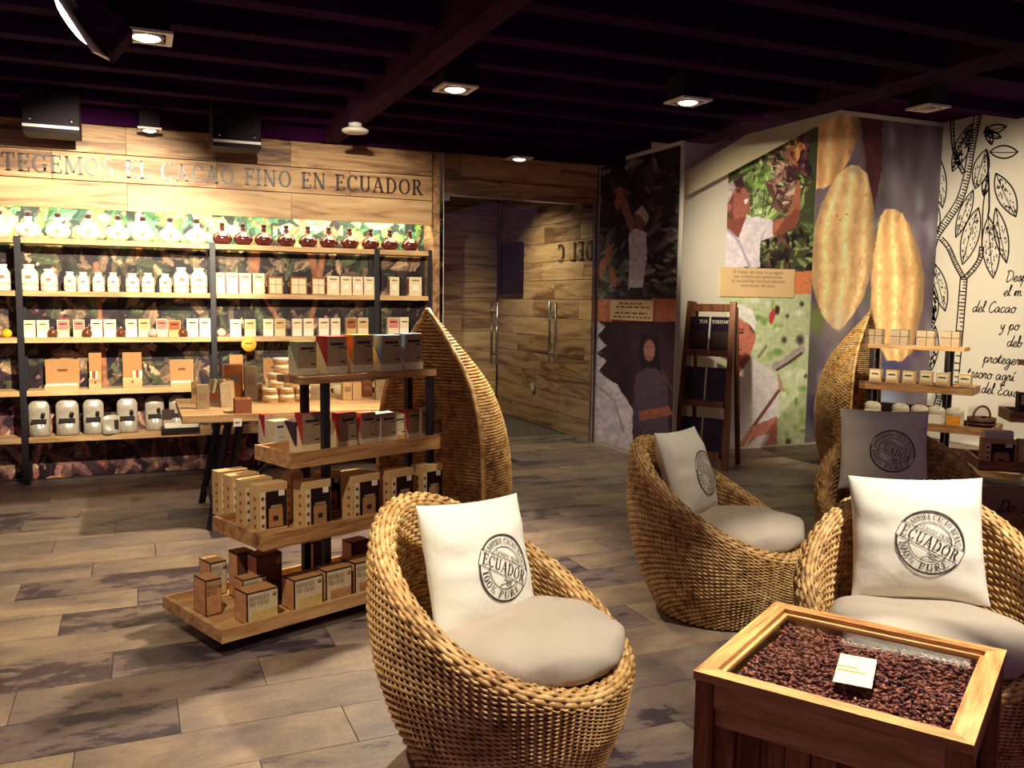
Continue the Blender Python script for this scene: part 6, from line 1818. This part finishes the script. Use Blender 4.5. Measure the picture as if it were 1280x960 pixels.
def bean_pile():
    n = 3300
    bm = bmesh.new(); bmesh.ops.create_icosphere(bm, subdivisions=1, radius=1.0)
    bv = np.array([v.co for v in bm.verts]); bf = np.array([[v.index for v in f.verts] for f in bm.faces]); bm.free()
    r = np.random.default_rng(2)
    half = S/2-0.062
    pos = np.stack([r.uniform(-half, half, n), r.uniform(-half, half, n), r.uniform(-0.014, 0.0, n)], -1)
    pos[:, 2] += 0.006*np.sin(pos[:, 0]*17)*np.cos(pos[:, 1]*14)
    sc_ = np.stack([r.uniform(0.0085, 0.0115, n), r.uniform(0.0050, 0.0064, n), r.uniform(0.0038, 0.0050, n)], -1)
    az = r.uniform(0, 2*PI, n); ti = r.normal(0, 0.35, n)
    v = bv[None]*sc_[:, None, :]
    x = v[..., 0]*np.cos(ti)[:, None]-v[..., 2]*np.sin(ti)[:, None]; z = v[..., 0]*np.sin(ti)[:, None]+v[..., 2]*np.cos(ti)[:, None]
    y = v[..., 1]
    X = x*np.cos(az)[:, None]-y*np.sin(az)[:, None]; Y = x*np.sin(az)[:, None]+y*np.cos(az)[:, None]
    V = np.stack([X, Y, z], -1)+pos[:, None, :]
    k = len(bv)
    Fc = (bf[None]+(np.arange(n)*k)[:, None, None]).reshape(-1, 3)
    V = V.reshape(-1, 3)
    me = bpy.data.meshes.new('beans')
    me.vertices.add(len(V)); me.vertices.foreach_set('co', V.ravel())
    me.loops.add(Fc.size); me.loops.foreach_set('vertex_index', Fc.ravel().astype(np.int32))
    me.polygons.add(len(Fc)); me.polygons.foreach_set('loop_start', np.arange(0, Fc.size, 3, dtype=np.int32))
    me.polygons.foreach_set('use_smooth', np.ones(len(Fc), bool))
    me.update(calc_edges=True)
    pal = np.array([srgb(150, 80, 62), srgb(118, 58, 50), srgb(176, 106, 78), srgb(84, 40, 40), srgb(134, 74, 64)])[:, :3]
    c = pal[r.integers(0, 5, n)]*r.uniform(0.75, 1.25, (n, 1))
    c = np.concatenate([np.repeat(c, k, 0), np.ones((n*k, 1))], 1)
    at = me.color_attributes.new('print', 'FLOAT_COLOR', 'POINT'); at.data.foreach_set('color', c.ravel())
    me.materials.append(MATS['cacao_bean'])
    return me
bp_ = put('cacao_beans', bean_pile(), None, (cc[0], cc[1], HC-0.040), ca)
tag(bp_, 'dried reddish brown cacao beans filling the chest under glass', 'cacao beans', None, 'stuff')
put('bean_bed', box(S-0.125, S-0.125, 0.03, 0, True, 'kraft_dark'), bp_, (0, 0, -0.046))
kc = [onz(*p, HC-0.015) for p in ((1057, 820), (1105, 825), (1080, 858), (1034, 851))]
q = sum(kc)/4
kw = float(np.linalg.norm(kc[1]-kc[0])+np.linalg.norm(kc[2]-kc[3]))/2; kh = float(np.linalg.norm(kc[0]-kc[3])+np.linalg.norm(kc[1]-kc[2]))/2
kd = [kc[1]-kc[0]+kc[2]-kc[3], kc[0]-kc[3]+kc[1]-kc[2]]
ka = (math.atan2(kd[0][1], kd[0][0])+math.atan2(-kd[1][0], kd[1][1]))/2
cdo = tag(put('info_card', box(kw, kh, 0.0012, 0, True, 'label_cream'), None, (q[0], q[1], HC-0.0155), ka), 'small cream card lying on the glass of the bean chest', 'card')
put('card_print', box(0.07, 0.012, 0.0006, 0, True, 'kraft_light'), cdo, (-0.01, -0.012, 0.002)); put('card_print', box(0.05, 0.008, 0.0006, 0, True, 'kraft_light'), cdo, (-0.02, 0.014, 0.002))
bpy.context.view_layer.update()
print('tiles', n_t)
